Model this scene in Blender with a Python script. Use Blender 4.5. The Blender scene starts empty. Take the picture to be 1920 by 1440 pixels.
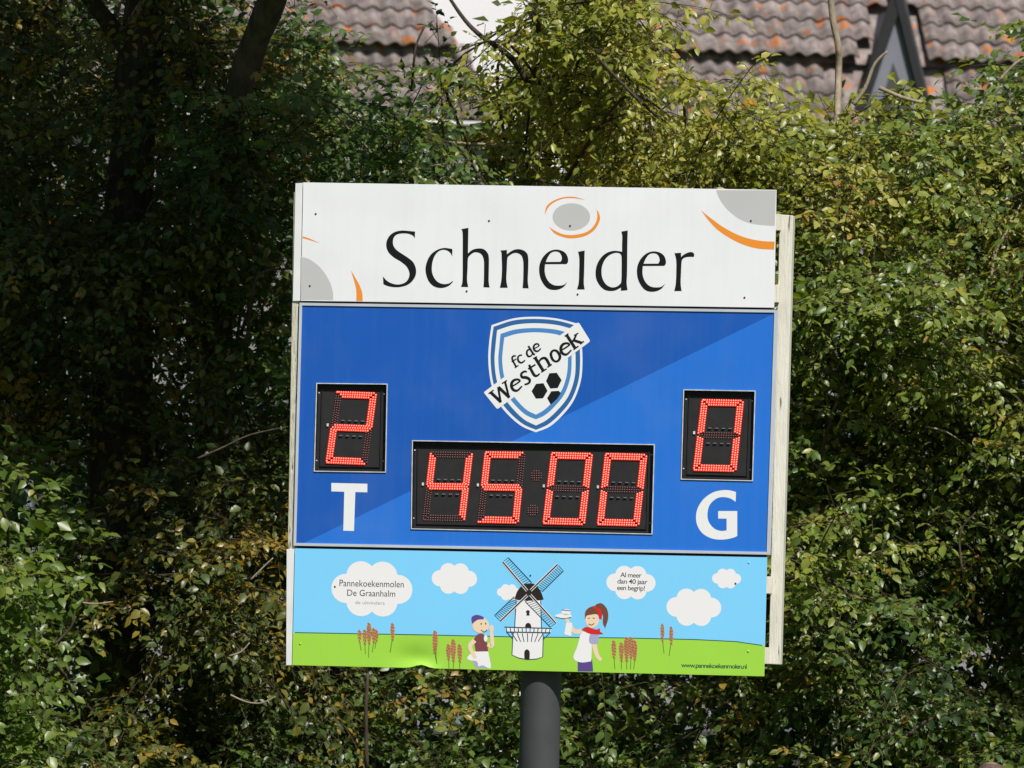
import bpy, bmesh, math, random
import numpy as np
from mathutils import Vector, Matrix, noise as mnoise
from mathutils.geometry import tessellate_polygon

random.seed(7)
rng = np.random.default_rng(11)
scene = bpy.context.scene
COL = scene.collection

# ------------------------------------------------------------------ camera, sky, sun, exposure
F_PX, CAM_D, CAM_Z = 19911.0, 45.0, 1.7
PITCH, ROLL, YAW = math.atan(1.666 / 45), 0.02437, 0.15079
fwd = Vector((0, math.cos(PITCH), math.sin(PITCH)))
r0 = Vector((1, 0, 0)); u0 = r0.cross(fwd)
RIGHT = r0 * math.cos(ROLL) + u0 * math.sin(ROLL)
UP = u0 * math.cos(ROLL) - r0 * math.sin(ROLL)
CAM = Vector((0, -CAM_D, CAM_Z))
cam = bpy.data.cameras.new('camera')
cam.lens = F_PX / 1920 * 36; cam.sensor_width = 36
cam.clip_start = 0.5; cam.clip_end = 2000
cam.dof.use_dof = True; cam.dof.focus_distance = 45.05; cam.dof.aperture_fstop = 13.0
cam_ob = bpy.data.objects.new('camera', cam); COL.objects.link(cam_ob)
M3 = Matrix((RIGHT, UP, -fwd)).transposed()
cam_ob.matrix_world = Matrix.Translation(CAM) @ M3.to_4x4()
scene.camera = cam_ob

SUN_EL, SUN_AZ = math.radians(50), math.radians(-26)     # azimuth: negative = to the right of the camera's back
to_sun = Vector((-math.sin(SUN_AZ) * math.cos(SUN_EL), -math.cos(SUN_AZ) * math.cos(SUN_EL), math.sin(SUN_EL)))
world = bpy.data.worlds.new('World'); scene.world = world; world.use_nodes = True
wn = world.node_tree.nodes; wl = world.node_tree.links
sky = wn.new('ShaderNodeTexSky'); sky.sky_type = 'NISHITA'; sky.sun_disc = False
sky.sun_elevation = SUN_EL
sky.sun_rotation = math.atan2(to_sun.x, to_sun.y)
bg = wn['Background']; bg.inputs['Strength'].default_value = 0.05
wl.new(sky.outputs[0], bg.inputs[0])
sun = bpy.data.lights.new('sun', 'SUN'); sun.energy = 5.0; sun.angle = math.radians(0.53); sun.color = (1.0, 0.945, 0.89)
sun_ob = bpy.data.objects.new('sun', sun); COL.objects.link(sun_ob)
sun_ob.rotation_euler = to_sun.to_track_quat('Z', 'Y').to_euler()
sun_ob.location = (-20, -20, 30)
vs = scene.view_settings
vs.view_transform = 'Standard'; vs.look = 'None'; vs.exposure = 0.12; vs.gamma = 1.0; vs.use_curve_mapping = False
scene.render.engine = 'CYCLES'
scene.cycles.use_denoising = True
scene.cycles.max_bounces = 6; scene.cycles.transparent_max_bounces = 4
scene.cycles.sample_clamp_indirect = 4

# ------------------------------------------------------------------ geometry of the view: a pixel of the photograph at a given depth
def ray(px, py):
    return (fwd + RIGHT * ((px - 960) / F_PX) + UP * ((720 - py) / F_PX))
def at(px, py, Y):
    d = ray(px, py); return CAM + d * ((Y - CAM.y) / d.y)

# ------------------------------------------------------------------ helpers
def link(o, parent=None):
    COL.objects.link(o)
    if parent is not None: o.parent = parent
    return o
def tag(o, label=None, cat=None, group=None, kind=None):
    if label: o['label'] = label
    if cat: o['category'] = cat
    if group: o['group'] = group
    if kind: o['kind'] = kind
    return o
def empty(name, loc, rz=0.0):
    o = bpy.data.objects.new(name, None); o.empty_display_size = 0.2
    o.location = loc; o.rotation_euler = (0, 0, rz); return link(o)
def mesh_obj(name, verts, faces, mats, parent=None, fmat=None, smooth=False):
    me = bpy.data.meshes.new(name); me.from_pydata([tuple(v) for v in verts], [], faces)
    for m in (mats if isinstance(mats, (list, tuple)) else [mats]): me.materials.append(m)
    if fmat is not None: me.polygons.foreach_set('material_index', fmat)
    if smooth: me.polygons.foreach_set('use_smooth', [True] * len(me.polygons))
    me.update()
    return link(bpy.data.objects.new(name, me), parent)
def bm_obj(name, bm, mats, parent=None, smooth=False):
    me = bpy.data.meshes.new(name); bm.to_mesh(me); bm.free()
    for m in (mats if isinstance(mats, (list, tuple)) else [mats]): me.materials.append(m)
    if smooth: me.polygons.foreach_set('use_smooth', [True] * len(me.polygons))
    return link(bpy.data.objects.new(name, me), parent)
def prism(bm, quad_front, quad_back, bevel=0.0):
    """box between two quads of four corners each"""
    vs_ = [bm.verts.new(v) for v in list(quad_front) + list(quad_back)]
    fs = [(0, 1, 2, 3), (7, 6, 5, 4), (0, 4, 5, 1), (1, 5, 6, 2), (2, 6, 7, 3), (3, 7, 4, 0)]
    for f in fs: bm.faces.new([vs_[i] for i in f])
    if bevel:
        es = list({e for v in vs_ for e in v.link_edges})
        bmesh.ops.bevel(bm, geom=es, offset=bevel, segments=2, affect='EDGES', profile=0.6)
def box(bm, x0, x1, y0, y1, z0, z1, bevel=0.0):
    prism(bm, [(x0, y0, z0), (x1, y0, z0), (x1, y0, z1), (x0, y0, z1)], [(x0, y1, z0), (x1, y1, z0), (x1, y1, z1), (x0, y1, z1)], bevel)
def tube(verts, faces, pts, radii, n=6, cap=True):
    """append a tapered tube through pts"""
    base = len(verts); prev = None
    for i, p in enumerate(pts):
        p = Vector(p)
        a = Vector(pts[max(i - 1, 0)]); b = Vector(pts[min(i + 1, len(pts) - 1)])
        t = (b - a).normalized()
        if prev is None:
            s = t.cross(Vector((0.31, 0.92, 0.2))).normalized()
        else:
            s = (prev - t * prev.dot(t)).normalized()
        prev = s; w = t.cross(s)
        for k in range(n):
            an = 2 * math.pi * k / n
            verts.append(p + (s * math.cos(an) + w * math.sin(an)) * radii[i])
    for i in range(len(pts) - 1):
        for k in range(n):
            a = base + i * n + k; b = base + i * n + (k + 1) % n
            faces.append((a, b, b + n, a + n))
    if cap:
        faces.append(tuple(base + k for k in range(n))[::-1])
        faces.append(tuple(base + (len(pts) - 1) * n + k for k in range(n)))
def crom(pts, sub=6, closed=True):
    """Catmull-Rom through points; a point with a third value is a corner"""
    P = [(p[0], p[1]) for p in pts]; C = [len(p) > 2 and bool(p[2]) for p in pts]; n = len(P); out = []
    rngi = range(n) if closed else range(n - 1)
    for i in rngi:
        p1 = P[i]; p2 = P[(i + 1) % n]
        p0 = P[(i - 1) % n] if (closed or i > 0) else p1
        p3 = P[(i + 2) % n] if (closed or i + 2 < n) else p2
        if C[i]: p0 = (2 * p1[0] - p2[0], 2 * p1[1] - p2[1])
        if C[(i + 1) % n]: p3 = (2 * p2[0] - p1[0], 2 * p2[1] - p1[1])
        straight = C[i] and C[(i + 1) % n]
        for k in range(1 if straight else sub):
            t = k / sub
            out.append(tuple(0.5 * (2 * p1[j] + (p2[j] - p0[j]) * t + (2 * p0[j] - 5 * p1[j] + 4 * p2[j] - p3[j]) * t * t
                                    + (3 * p1[j] - p0[j] - 3 * p2[j] + p3[j]) * t ** 3) for j in (0, 1)))
    if not closed: out.append(P[-1])
    return out

# ------------------------------------------------------------------ materials
def srgb(r, g, b):
    f = lambda c: c / 255 / 12.92 if c / 255 <= 0.04045 else ((c / 255 + 0.055) / 1.055) ** 2.4
    return (f(r), f(g), f(b), 1)
def nodes(m):
    m.use_nodes = True; return m.node_tree.nodes, m.node_tree.links, m.node_tree.nodes['Principled BSDF']
def mat(name, col, rough=0.5, spec=0.4, metal=0.0, var=0.0, vscale=8.0, stretch=None, bump=0.0, bscale=60.0, flecks=None):
    """plain surface with soft mottling, optional flecks of a second colour and fine relief"""
    m = bpy.data.materials.new(name); N, L, B = nodes(m)
    B.inputs['Base Color'].default_value = (*col[:3], 1); B.inputs['Roughness'].default_value = rough
    B.inputs['Specular IOR Level'].default_value = spec; B.inputs['Metallic'].default_value = metal
    tc = N.new('ShaderNodeTexCoord'); src = tc.outputs['Object']
    if stretch:
        mp = N.new('ShaderNodeMapping'); mp.inputs['Scale'].default_value = stretch; L.new(src, mp.inputs[0]); src = mp.outputs[0]
    cur = None
    if var:
        nz = N.new('ShaderNodeTexNoise'); nz.inputs['Scale'].default_value = vscale; nz.inputs['Detail'].default_value = 5
        L.new(src, nz.inputs[0])
        mr = N.new('ShaderNodeMapRange'); mr.inputs[1].default_value = 0.3; mr.inputs[2].default_value = 0.7
        mr.inputs[3].default_value = 1 - var; mr.inputs[4].default_value = 1 + var * 0.6; L.new(nz.outputs[0], mr.inputs[0])
        mx = N.new('ShaderNodeVectorMath'); mx.operation = 'SCALE'; mx.inputs[0].default_value = col[:3]
        L.new(mr.outputs[0], mx.inputs['Scale']); cur = mx.outputs[0]; L.new(cur, B.inputs['Base Color'])
    if flecks:
        fc, fs, th = flecks
        n2 = N.new('ShaderNodeTexNoise'); n2.inputs['Scale'].default_value = fs; n2.inputs['Detail'].default_value = 8; L.new(src, n2.inputs[0])
        r2 = N.new('ShaderNodeMapRange'); r2.inputs[1].default_value = th; r2.inputs[2].default_value = th + 0.06; L.new(n2.outputs[0], r2.inputs[0])
        mm = N.new('ShaderNodeMix'); mm.data_type = 'RGBA'; L.new(r2.outputs[0], mm.inputs[0])
        if cur: L.new(cur, mm.inputs[6])
        else: mm.inputs[6].default_value = (*col[:3], 1)
        mm.inputs[7].default_value = (*fc[:3], 1); L.new(mm.outputs[2], B.inputs['Base Color'])
    if bump:
        n3 = N.new('ShaderNodeTexNoise'); n3.inputs['Scale'].default_value = bscale; n3.inputs['Detail'].default_value = 6; L.new(src, n3.inputs[0])
        bp = N.new('ShaderNodeBump'); bp.inputs['Strength'].default_value = bump; bp.inputs['Distance'].default_value = 0.01
        L.new(n3.outputs[0], bp.inputs['Height']); L.new(bp.outputs[0], B.inputs['Normal'])
    return m
def weather(m, amount=0.06, grime=0.10):
    """rain streaks and faint dust over a panel's colour"""
    N, L, B = nodes(m); tc = N.new('ShaderNodeTexCoord')
    mp = N.new('ShaderNodeMapping'); mp.inputs['Scale'].default_value = (34, 1, 1.3); L.new(tc.outputs['Object'], mp.inputs[0])
    a = N.new('ShaderNodeTexNoise'); a.inputs['Scale'].default_value = 1.0; a.inputs['Detail'].default_value = 6; L.new(mp.outputs[0], a.inputs[0])
    b = N.new('ShaderNodeTexNoise'); b.inputs['Scale'].default_value = 3.5; b.inputs['Detail'].default_value = 9; L.new(tc.outputs['Object'], b.inputs[0])
    r1 = N.new('ShaderNodeMapRange'); r1.inputs[1].default_value = .45; r1.inputs[2].default_value = .8; r1.inputs[3].default_value = 0; r1.inputs[4].default_value = amount * 2; L.new(a.outputs[0], r1.inputs[0])
    r2 = N.new('ShaderNodeMapRange'); r2.inputs[1].default_value = .5; r2.inputs[2].default_value = .78; r2.inputs[3].default_value = 0; r2.inputs[4].default_value = grime; L.new(b.outputs[0], r2.inputs[0])
    ad = N.new('ShaderNodeMath'); ad.operation = 'ADD'; L.new(r1.outputs[0], ad.inputs[0]); L.new(r2.outputs[0], ad.inputs[1])
    mx = N.new('ShaderNodeMix'); mx.data_type = 'RGBA'; L.new(ad.outputs[0], mx.inputs[0]); mx.inputs[7].default_value = (0.36, 0.36, 0.34, 1)
    lk = [l for l in L if l.to_socket == B.inputs['Base Color']]
    if lk: L.new(lk[0].from_socket, mx.inputs[6])
    else: mx.inputs[6].default_value = B.inputs['Base Color'].default_value
    L.new(mx.outputs[2], B.inputs['Base Color'])
    rr = N.new('ShaderNodeMapRange'); rr.inputs[3].default_value = .34; rr.inputs[4].default_value = .58; L.new(b.outputs[0], rr.inputs[0]); L.new(rr.outputs[0], B.inputs['Roughness'])
def emit(name, col, strength, base=(0.05, 0.004, 0.004)):
    m = bpy.data.materials.new(name); N, L, B = nodes(m)
    B.inputs['Base Color'].default_value = (*base, 1); B.inputs['Roughness'].default_value = 0.3
    B.inputs['Emission Color'].default_value = (*col[:3], 1); B.inputs['Emission Strength'].default_value = strength
    m.cycles.emission_sampling = 'NONE'; return m

WHITE_PRINT = mat('white_print', (0.79, 0.80, 0.845), 0.45, 0.4, var=0.035, vscale=3.0, bump=0.03, bscale=4)
WHITE_SHEET = mat('white_sheet', (0.82, 0.82, 0.84), 0.4, 0.4, var=0.06, vscale=9, flecks=((0.45, 0.44, 0.42), 40, 0.72))
CREAM_WOOD = mat('cream_painted_wood', (0.68, 0.66, 0.58), 0.65, 0.3, var=0.10, vscale=6, stretch=(6, 6, 0.7), bump=0.35, bscale=22, flecks=((0.16, 0.15, 0.11), 9, 0.66))
WEATHERED_WOOD = mat('weathered_cream_wood', (0.56, 0.54, 0.44), 0.75, 0.25, var=0.2, vscale=8, stretch=(6, 6, 1.2), bump=0.6, bscale=20, flecks=((0.14, 0.13, 0.09), 8, 0.60))
TRIM = mat('aluminium_trim', (0.60, 0.64, 0.72), 0.38, 0.5, metal=0.25, var=0.08, vscale=6)
CUT_EDGE = mat('bright_cut_edge', (0.62, 0.63, 0.65), 0.45, 0.5, var=0.25, vscale=30)
GAP_SHADE = mat('painted_gap_shade', (0.03, 0.03, 0.032), 0.7, 0.2)
POLE_GREY = mat('pole_grey_paint', (0.056, 0.057, 0.063), 0.55, 0.35, var=0.15, vscale=7, bump=0.05, bscale=90, flecks=((0.25, 0.25, 0.27), 36, 0.74))
LETTER_BLACK = mat('black_vinyl', (0.008, 0.009, 0.011), 0.6, 0.15)
DISC_GREY = mat('grey_vinyl', (0.50, 0.50, 0.51), 0.45, 0.35, var=0.02)
ORANGE = mat('orange_vinyl', (0.80, 0.27, 0.03), 0.45, 0.35)
CREST_WHITE = mat('crest_white', (0.78, 0.79, 0.81), 0.45, 0.35)
CREST_DARK = mat('crest_dark_blue', srgb(44, 98, 160), 0.45, 0.35)
CREST_LIGHT = mat('crest_light_blue', srgb(72, 132, 196), 0.45, 0.35)
HOUSING = mat('black_display_housing', (0.006, 0.006, 0.007), 0.6, 0.2)
PLATE = mat('charcoal_circuit_plate', (0.022, 0.022, 0.024), 0.6, 0.25, var=0.15, vscale=20)
TAB_GREY = mat('grey_plastic_tab', (0.14, 0.14, 0.15), 0.45, 0.5)
LED_GLOW = emit('red_led_glow', (1.0, 0.014, 0.006), 0.72)  # glowing squares behind the LED cores paint in their red bloom
LED_CORE = emit('lit_red_led_core', (1.0, 0.165, 0.085), 1.45)
LED_OFF = mat('unlit_red_led', (0.15, 0.012, 0.014), 0.35, 0.5)
SCREW = mat('screw_steel', (0.30, 0.30, 0.30), 0.35, 0.5, metal=0.6)
HOLE = mat('dark_screw_hole', (0.04, 0.04, 0.045), 0.6, 0.3)
SKY_PRINT = mat('sky_blue_print', srgb(124, 205, 252), 0.42, 0.4, var=0.02, vscale=3)
GRASS_PRINT = mat('grass_green_print', srgb(156, 210, 68), 0.42, 0.4, var=0.03, vscale=3)
LINE_GREEN = mat('dark_green_line_print', (0.008, 0.07, 0.045), 0.45, 0.35)
LINE_NAVY = mat('navy_line_print', (0.012, 0.05, 0.09), 0.45, 0.35)
PR_WHITE = mat('picture_white', (0.80, 0.79, 0.82), 0.45, 0.35)
PR_BROWN = mat('picture_dark_brown', (0.022, 0.014, 0.012), 0.45, 0.35)
PR_BLACK = mat('picture_black', (0.02, 0.02, 0.022), 0.45, 0.35)
PR_GREY = mat('picture_grey', (0.30, 0.30, 0.32), 0.45, 0.35)
PR_SKIN = mat('picture_skin', (0.80, 0.62, 0.45), 0.45, 0.35)
PR_MAROON = mat('picture_maroon', (0.20, 0.055, 0.07), 0.45, 0.35)
PR_PURPLE = mat('picture_purple', (0.10, 0.06, 0.26), 0.45, 0.35)
PR_RED = mat('picture_red', (0.60, 0.02, 0.02), 0.45, 0.35)
PR_HAIR = mat('picture_hair', (0.17, 0.06, 0.035), 0.45, 0.35)
PR_LILAC = mat('picture_lilac', (0.36, 0.37, 0.58), 0.45, 0.35)
PR_WHEAT = mat('picture_wheat', (0.55, 0.25, 0.11), 0.45, 0.35, var=0.5, vscale=160)
PR_WHEATD = mat('picture_wheat_dark', (0.16, 0.07, 0.05), 0.45, 0.35)
PR_STEM = mat('picture_stem', (0.14, 0.26, 0.03), 0.45, 0.35)

weather(WHITE_PRINT, .03, .08)
for m_ in (SKY_PRINT, GRASS_PRINT): weather(m_, .02, .06)
# ------------------------------------------------------------------ ground
def ground_material():
    m = bpy.data.materials.new('grass_ground'); N, L, B = nodes(m)
    B.inputs['Roughness'].default_value = 0.9; B.inputs['Specular IOR Level'].default_value = 0.15
    tc = N.new('ShaderNodeTexCoord')
    a = N.new('ShaderNodeTexNoise'); a.inputs['Scale'].default_value = 0.35; a.inputs['Detail'].default_value = 8
    b = N.new('ShaderNodeTexNoise'); b.inputs['Scale'].default_value = 40; b.inputs['Detail'].default_value = 4
    L.new(tc.outputs['Object'], a.inputs[0]); L.new(tc.outputs['Object'], b.inputs[0])
    ad = N.new('ShaderNodeMath'); ad.operation = 'ADD'; L.new(a.outputs[0], ad.inputs[0]); L.new(b.outputs[0], ad.inputs[1])
    cr = N.new('ShaderNodeValToRGB'); e = cr.color_ramp.elements
    e[0].position = 0.75; e[0].color = (0.022, 0.05, 0.010, 1); e[1].position = 1.25; e[1].color = (0.075, 0.13, 0.025, 1)
    L.new(ad.outputs[0], cr.inputs[0]); L.new(cr.outputs[0], B.inputs['Base Color'])
    bp = N.new('ShaderNodeBump'); bp.inputs['Strength'].default_value = 0.6; bp.inputs['Distance'].default_value = 0.05
    L.new(b.outputs[0], bp.inputs['Height']); L.new(bp.outputs[0], B.inputs['Normal']); return m
gv = []; gf = []
G = 40
for j in range(G + 1):
    for i in range(G + 1):
        x = -500 + 1000 * i / G; y = -500 + 1000 * j / G
        gv.append((x, y, 0.0))
for j in range(G):
    for i in range(G):
        a = j * (G + 1) + i; gf.append((a, a + 1, a + G + 2, a + G + 1))
tag(mesh_obj('ground', gv, gf, ground_material()), kind='structure')

# ================================================================== the scoreboard
ex = Vector((math.cos(YAW), -math.sin(YAW), 0)); ey = Vector((math.sin(YAW), math.cos(YAW), 0))   # local x (right) and y (back)
BC = Vector((0.09473, 0, 3.18081))                         # centre of the front plane
BASE = BC + ex * (0.0) ; BASE.z = 0.0
def Lp(px, py, d=0.0):
    """photograph pixel -> local point on the board's plane lying d behind the front plane"""
    r = ray(px, py); o = CAM - BASE
    t = (d - o.dot(ey)) / r.dot(ey); p = o + r * t
    return Vector((p.dot(ex), d, p.z))
board = empty('scoreboard', BASE, -YAW)
tag(board, 'blue electronic football scoreboard with red digits on a single grey pole', 'scoreboard')

class Decal:
    """flat print or vinyl shapes in layers, one mesh with a slot per colour"""
    def __init__(self, base=0.0): self.v = []; self.f = []; self.m = []; self.mats = []; self.base = base; self.k = 0
    def slot(self, m):
        if m not in self.mats: self.mats.append(m)
        return self.mats.index(m)
    def fill(self, loops, m, layer=1, o=(0, 0), s=1.0):
        d = self.base - 0.00016 * layer
        L3 = [[Lp(o[0] + p[0] / s, o[1] + p[1] / s, d) for p in lp] for lp in loops]
        tri = tessellate_polygon([[Vector((p.x, p.z, 0)) for p in lp] for lp in L3])
        b = len(self.v); self.v += [p for lp in L3 for p in lp]; k = self.slot(m)
        for t in tri:
            a_, b_, c_ = (self.v[b + i] for i in t)
            if (b_ - a_).cross(c_ - a_).length < 1e-10: continue
            self.f.append(tuple(b + i for i in t)); self.m.append(k)
    def shape(self, pts, m, layer=1, o=(0, 0), s=1.0, hole=None, sub=5):
        self.fill([crom(pts, sub)] + ([crom(hole, sub)] if hole else []), m, layer, o, s)
    def poly(self, pts, m, layer=1, o=(0, 0), s=1.0): self.fill([[(p[0], p[1]) for p in pts]], m, layer, o, s)
    def ellipse(self, cx, cy, rx, ry, m, layer=1, o=(0, 0), s=1.0, n=20, rot=0.0):
        c, si = math.cos(rot), math.sin(rot)
        self.poly([(cx + c * rx * math.cos(2 * math.pi * k / n) - si * ry * math.sin(2 * math.pi * k / n),
                    cy + si * rx * math.cos(2 * math.pi * k / n) + c * ry * math.sin(2 * math.pi * k / n)) for k in range(n)], m, layer, o, s)
    def stroke(self, pts, w, m, layer=1, o=(0, 0), s=1.0, smooth=True):
        """a pen stroke of width w (a number, or one per given point)"""
        self.k += 1; d = self.base - 0.00016 * layer - 0.000008 * (self.k % 16)
        ws = [w] * len(pts) if not isinstance(w, (list, tuple)) else list(w)
        if smooth and len(pts) > 2:
            c = crom(pts, 5, False); n = len(c); ww = [ws[min(int(i / 5), len(ws) - 1)] + (ws[min(int(i / 5) + 1, len(ws) - 1)] - ws[min(int(i / 5), len(ws) - 1)]) * (i % 5) / 5 for i in range(n)]
        else: c = [(p[0], p[1]) for p in pts]; ww = ws
        b = len(self.v); k = self.slot(m); n = len(c)
        for i in range(n):
            x0, y0 = c[max(i - 1, 0)]; x1, y1 = c[min(i + 1, n - 1)]
            l = math.hypot(x1 - x0, y1 - y0) or 1; nx, ny = -(y1 - y0) / l, (x1 - x0) / l
            for sg in (-1, 1):
                self.v.append(Lp(o[0] + (c[i][0] + sg * nx * ww[i] / 2) / s, o[1] + (c[i][1] + sg * ny * ww[i] / 2) / s, d))
        for i in range(n - 1):
            self.f.append((b + 2 * i, b + 2 * i + 1, b + 2 * i + 3, b + 2 * i + 2)); self.m.append(k)
    def text(self, body, p0, p1, cap, m, layer=1, space=1.0, bold=0.0):
        """a line of plain lettering fitted between two baseline points, cap = height of a capital in pixels"""
        cu = bpy.data.curves.new('lettering', 'FONT'); cu.body = body; cu.size = 1.0; cu.space_character = space; cu.offset = bold
        cu.resolution_u = 3
        ob = bpy.data.objects.new('lettering', cu); COL.objects.link(ob)
        me = bpy.data.meshes.new_from_object(ob.evaluated_get(bpy.context.evaluated_depsgraph_get()))
        P = [v.co.copy() for v in me.vertices]; x0 = min(p.x for p in P); x1 = max(p.x for p in P)
        sx = (p1[0] - p0[0]) / (x1 - x0); sy = cap / 0.70
        sl = (p1[1] - p0[1]) / (p1[0] - p0[0]); d = self.base - 0.00016 * layer; b = len(self.v); k = self.slot(m)
        for p in P:
            X = p0[0] + (p.x - x0) * sx; Y = p0[1] + (p.x - x0) * sx * sl - p.y * sy; X += p.y * sy * 0.02
            self.v.append(Lp(X, Y, d))
        for q in me.polygons: self.f.append(tuple(b + i for i in q.vertices)); self.m.append(k)
        bpy.data.objects.remove(ob); bpy.data.curves.remove(cu); bpy.data.meshes.remove(me)
    def build(self, name, parent):
        return mesh_obj(name, self.v, self.f, self.mats, parent, self.m)

def quad_at(c, d): return [Lp(x, y, d) for (x, y) in c]
def slab(name, corners, d0, d1, m, parent, bevel=0.0):
    """panel with the four pixel corners TL TR BR BL at depth d0, going straight back to d1"""
    q = quad_at(corners, d0); bm = bmesh.new()
    prism(bm, q, [p + Vector((0, d1 - d0, 0)) for p in q], bevel)
    bmesh.ops.recalc_face_normals(bm, faces=bm.faces)
    return bm_obj(name, bm, m, parent)

# ---- pole
pv, pf = [], []
pc = (Lp(977, 1330, 0.13) + Lp(1051, 1330, 0.13)) / 2; pr = (Lp(1051, 1330, 0.13) - Lp(976, 1330, 0.13)).x / 2
PX, PY = pc.x, 0.118
tube(pv, pf, [(PX, PY, 0), (PX, PY, 1.2), (PX, PY, 2.4), (PX, PY, 3.9)], [pr] * 4, 28)
mesh_obj('pole', pv, pf, POLE_GREY, board, smooth=True)
bm = bmesh.new(); box(bm, PX - 0.17, PX + 0.17, PY - 0.17, PY + 0.17, 0.0, 0.02, 0.004); bm_obj('base_plate', bm, POLE_GREY, board)

# ---- wooden back frame: two posts and the rails that carry the panels
slab('post', [(1462, 402), (1487, 404), (1463, 1246), (1441, 1245)], 0.060, 0.13, CREAM_WOOD, board, 0.003)
slab('post', [(551, 360), (563, 360), (549, 1240), (536, 1240)], 0.0125, 0.13, WEATHERED_WOOD, board, 0.003)
def rail(y0, y1, xr0, xr1):
    ya = (y0 - (1457 - 560) * 0.0157, y1 - (1457 - 560) * 0.0157)
    slab('rail', [(575, ya[0]), (xr0, y0), (xr1, y1), (575, ya[1])], 0.030, 0.058, CREAM_WOOD, board, 0.002)
rail(402, 432, 1463.5, 1463); rail(534, 567, 1461, 1460); rail(1081, 1113, 1447, 1446); rail(1214, 1245, 1441.5, 1440.5)

# ---- header panel with the sponsor's name
HC = [(568.5, 342), (1456, 356), (1451.5, 577), (564, 564)]
def bent_sheet(name, corners, mfront, thick=0.004, side=None):
    return slab(name, corners, 0.0, thick, mfront, board, 0.0008)
header = bent_sheet('header_panel', HC, WHITE_PRINT)
def flange(c_top, c_bot, w_top, w_bot, parent):
    """bare white strip of the sheet along its left edge, folded a little back over the post"""
    a = Lp(c_top[0] - 1.3, c_top[1] + 1, 0.003); b = Lp(c_bot[0] - 1.3, c_bot[1], 0.003)
    a2 = Lp(c_top[0] - w_top, c_top[1] + 1.6, 0.007); b2 = Lp(c_bot[0] - w_bot, c_bot[1] + 0.5, 0.007)
    bm = bmesh.new(); off = Vector((0.0, 0.03, 0))
    prism(bm, [a, b, b2, a2], [p + off for p in (a, b, b2, a2)], 0.001); bmesh.ops.recalc_face_normals(bm, faces=bm.faces)
    return bm_obj('folded_edge', bm, WHITE_SHEET, parent)
flange((568.5, 342), (564, 564), 14.5, 15, header)
D = Decal(); A = dict(o=(530, 330), s=4); B2 = dict(o=(1010, 330), s=4)
D.shape([(138, 604, 1), (200, 625), (265, 670), (320, 735), (360, 810), (378, 880), (379, 931, 1), (136, 929, 1)], DISC_GREY, 1, **A); D.build('grey_disc', header)
D = Decal(); D.shape([(1332, 106, 1), (1345, 150), (1380, 210), (1440, 275), (1520, 330), (1620, 362), (1770, 375, 1), (1780, 108, 1)], DISC_GREY, 1, **B2); D.build('grey_disc', header)
D = Decal(); D.ellipse(245, 307, 141, 103, DISC_GREY, 1, n=36, **B2); D.build('grey_disc', header)
for A_, pts in ((A, [(150, 452, 1), (200, 468), (282, 505, 1), (200, 480), (149, 466, 1)]),
                (A, [(512, 706, 1), (545, 762), (577, 820), (597, 880), (600, 938, 1), (552, 937, 1), (553, 880), (545, 820)]),
                (B2, [(46, 292, 1), (58, 230), (110, 185), (190, 158), (270, 157), (352, 180, 1), (270, 167), (190, 169), (118, 196), (72, 236)]),
                (B2, [(78, 382, 1), (120, 430), (190, 460), (260, 467), (350, 449), (420, 402), (459, 330), (453, 280), (435, 250, 1), (440, 300), (430, 345), (395, 395), (340, 427), (260, 442), (190, 438), (130, 414)]),
                (B2, [(1218, 258, 1), (1280, 340), (1350, 410), (1450, 475), (1550, 520), (1650, 545), (1766, 552, 1), (1770, 492, 1), (1680, 488), (1580, 470), (1480, 435), (1380, 380), (1290, 315)])):
    D = Decal(); D.shape(pts, ORANGE, 2, **A_); D.build('orange_crescent', header)
ZA = dict(o=(700, 410), s=6); ZB = dict(o=(1000, 410), s=6)
E_OUT = [(375, 509), (392, 480), (386, 430), (360, 385), (310, 356), (245, 348), (175, 370), (110, 430), (72, 510), (65, 590), (80, 670), (120, 745), (170, 790), (230, 803), (290, 795), (345, 765), (382, 712, 1), (340, 745), (285, 753), (225, 745), (175, 710), (142, 655), (128, 590), (132, 513, 1), (350, 512, 1)]
E_IN = [(140, 487, 1), (165, 430), (200, 385), (245, 370), (290, 380), (315, 415), (320, 455), (305, 485, 1)]
def sh(pts, dx, dy): return [(p[0] + dx, p[1] + dy, *p[2:]) for p in pts]
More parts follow.
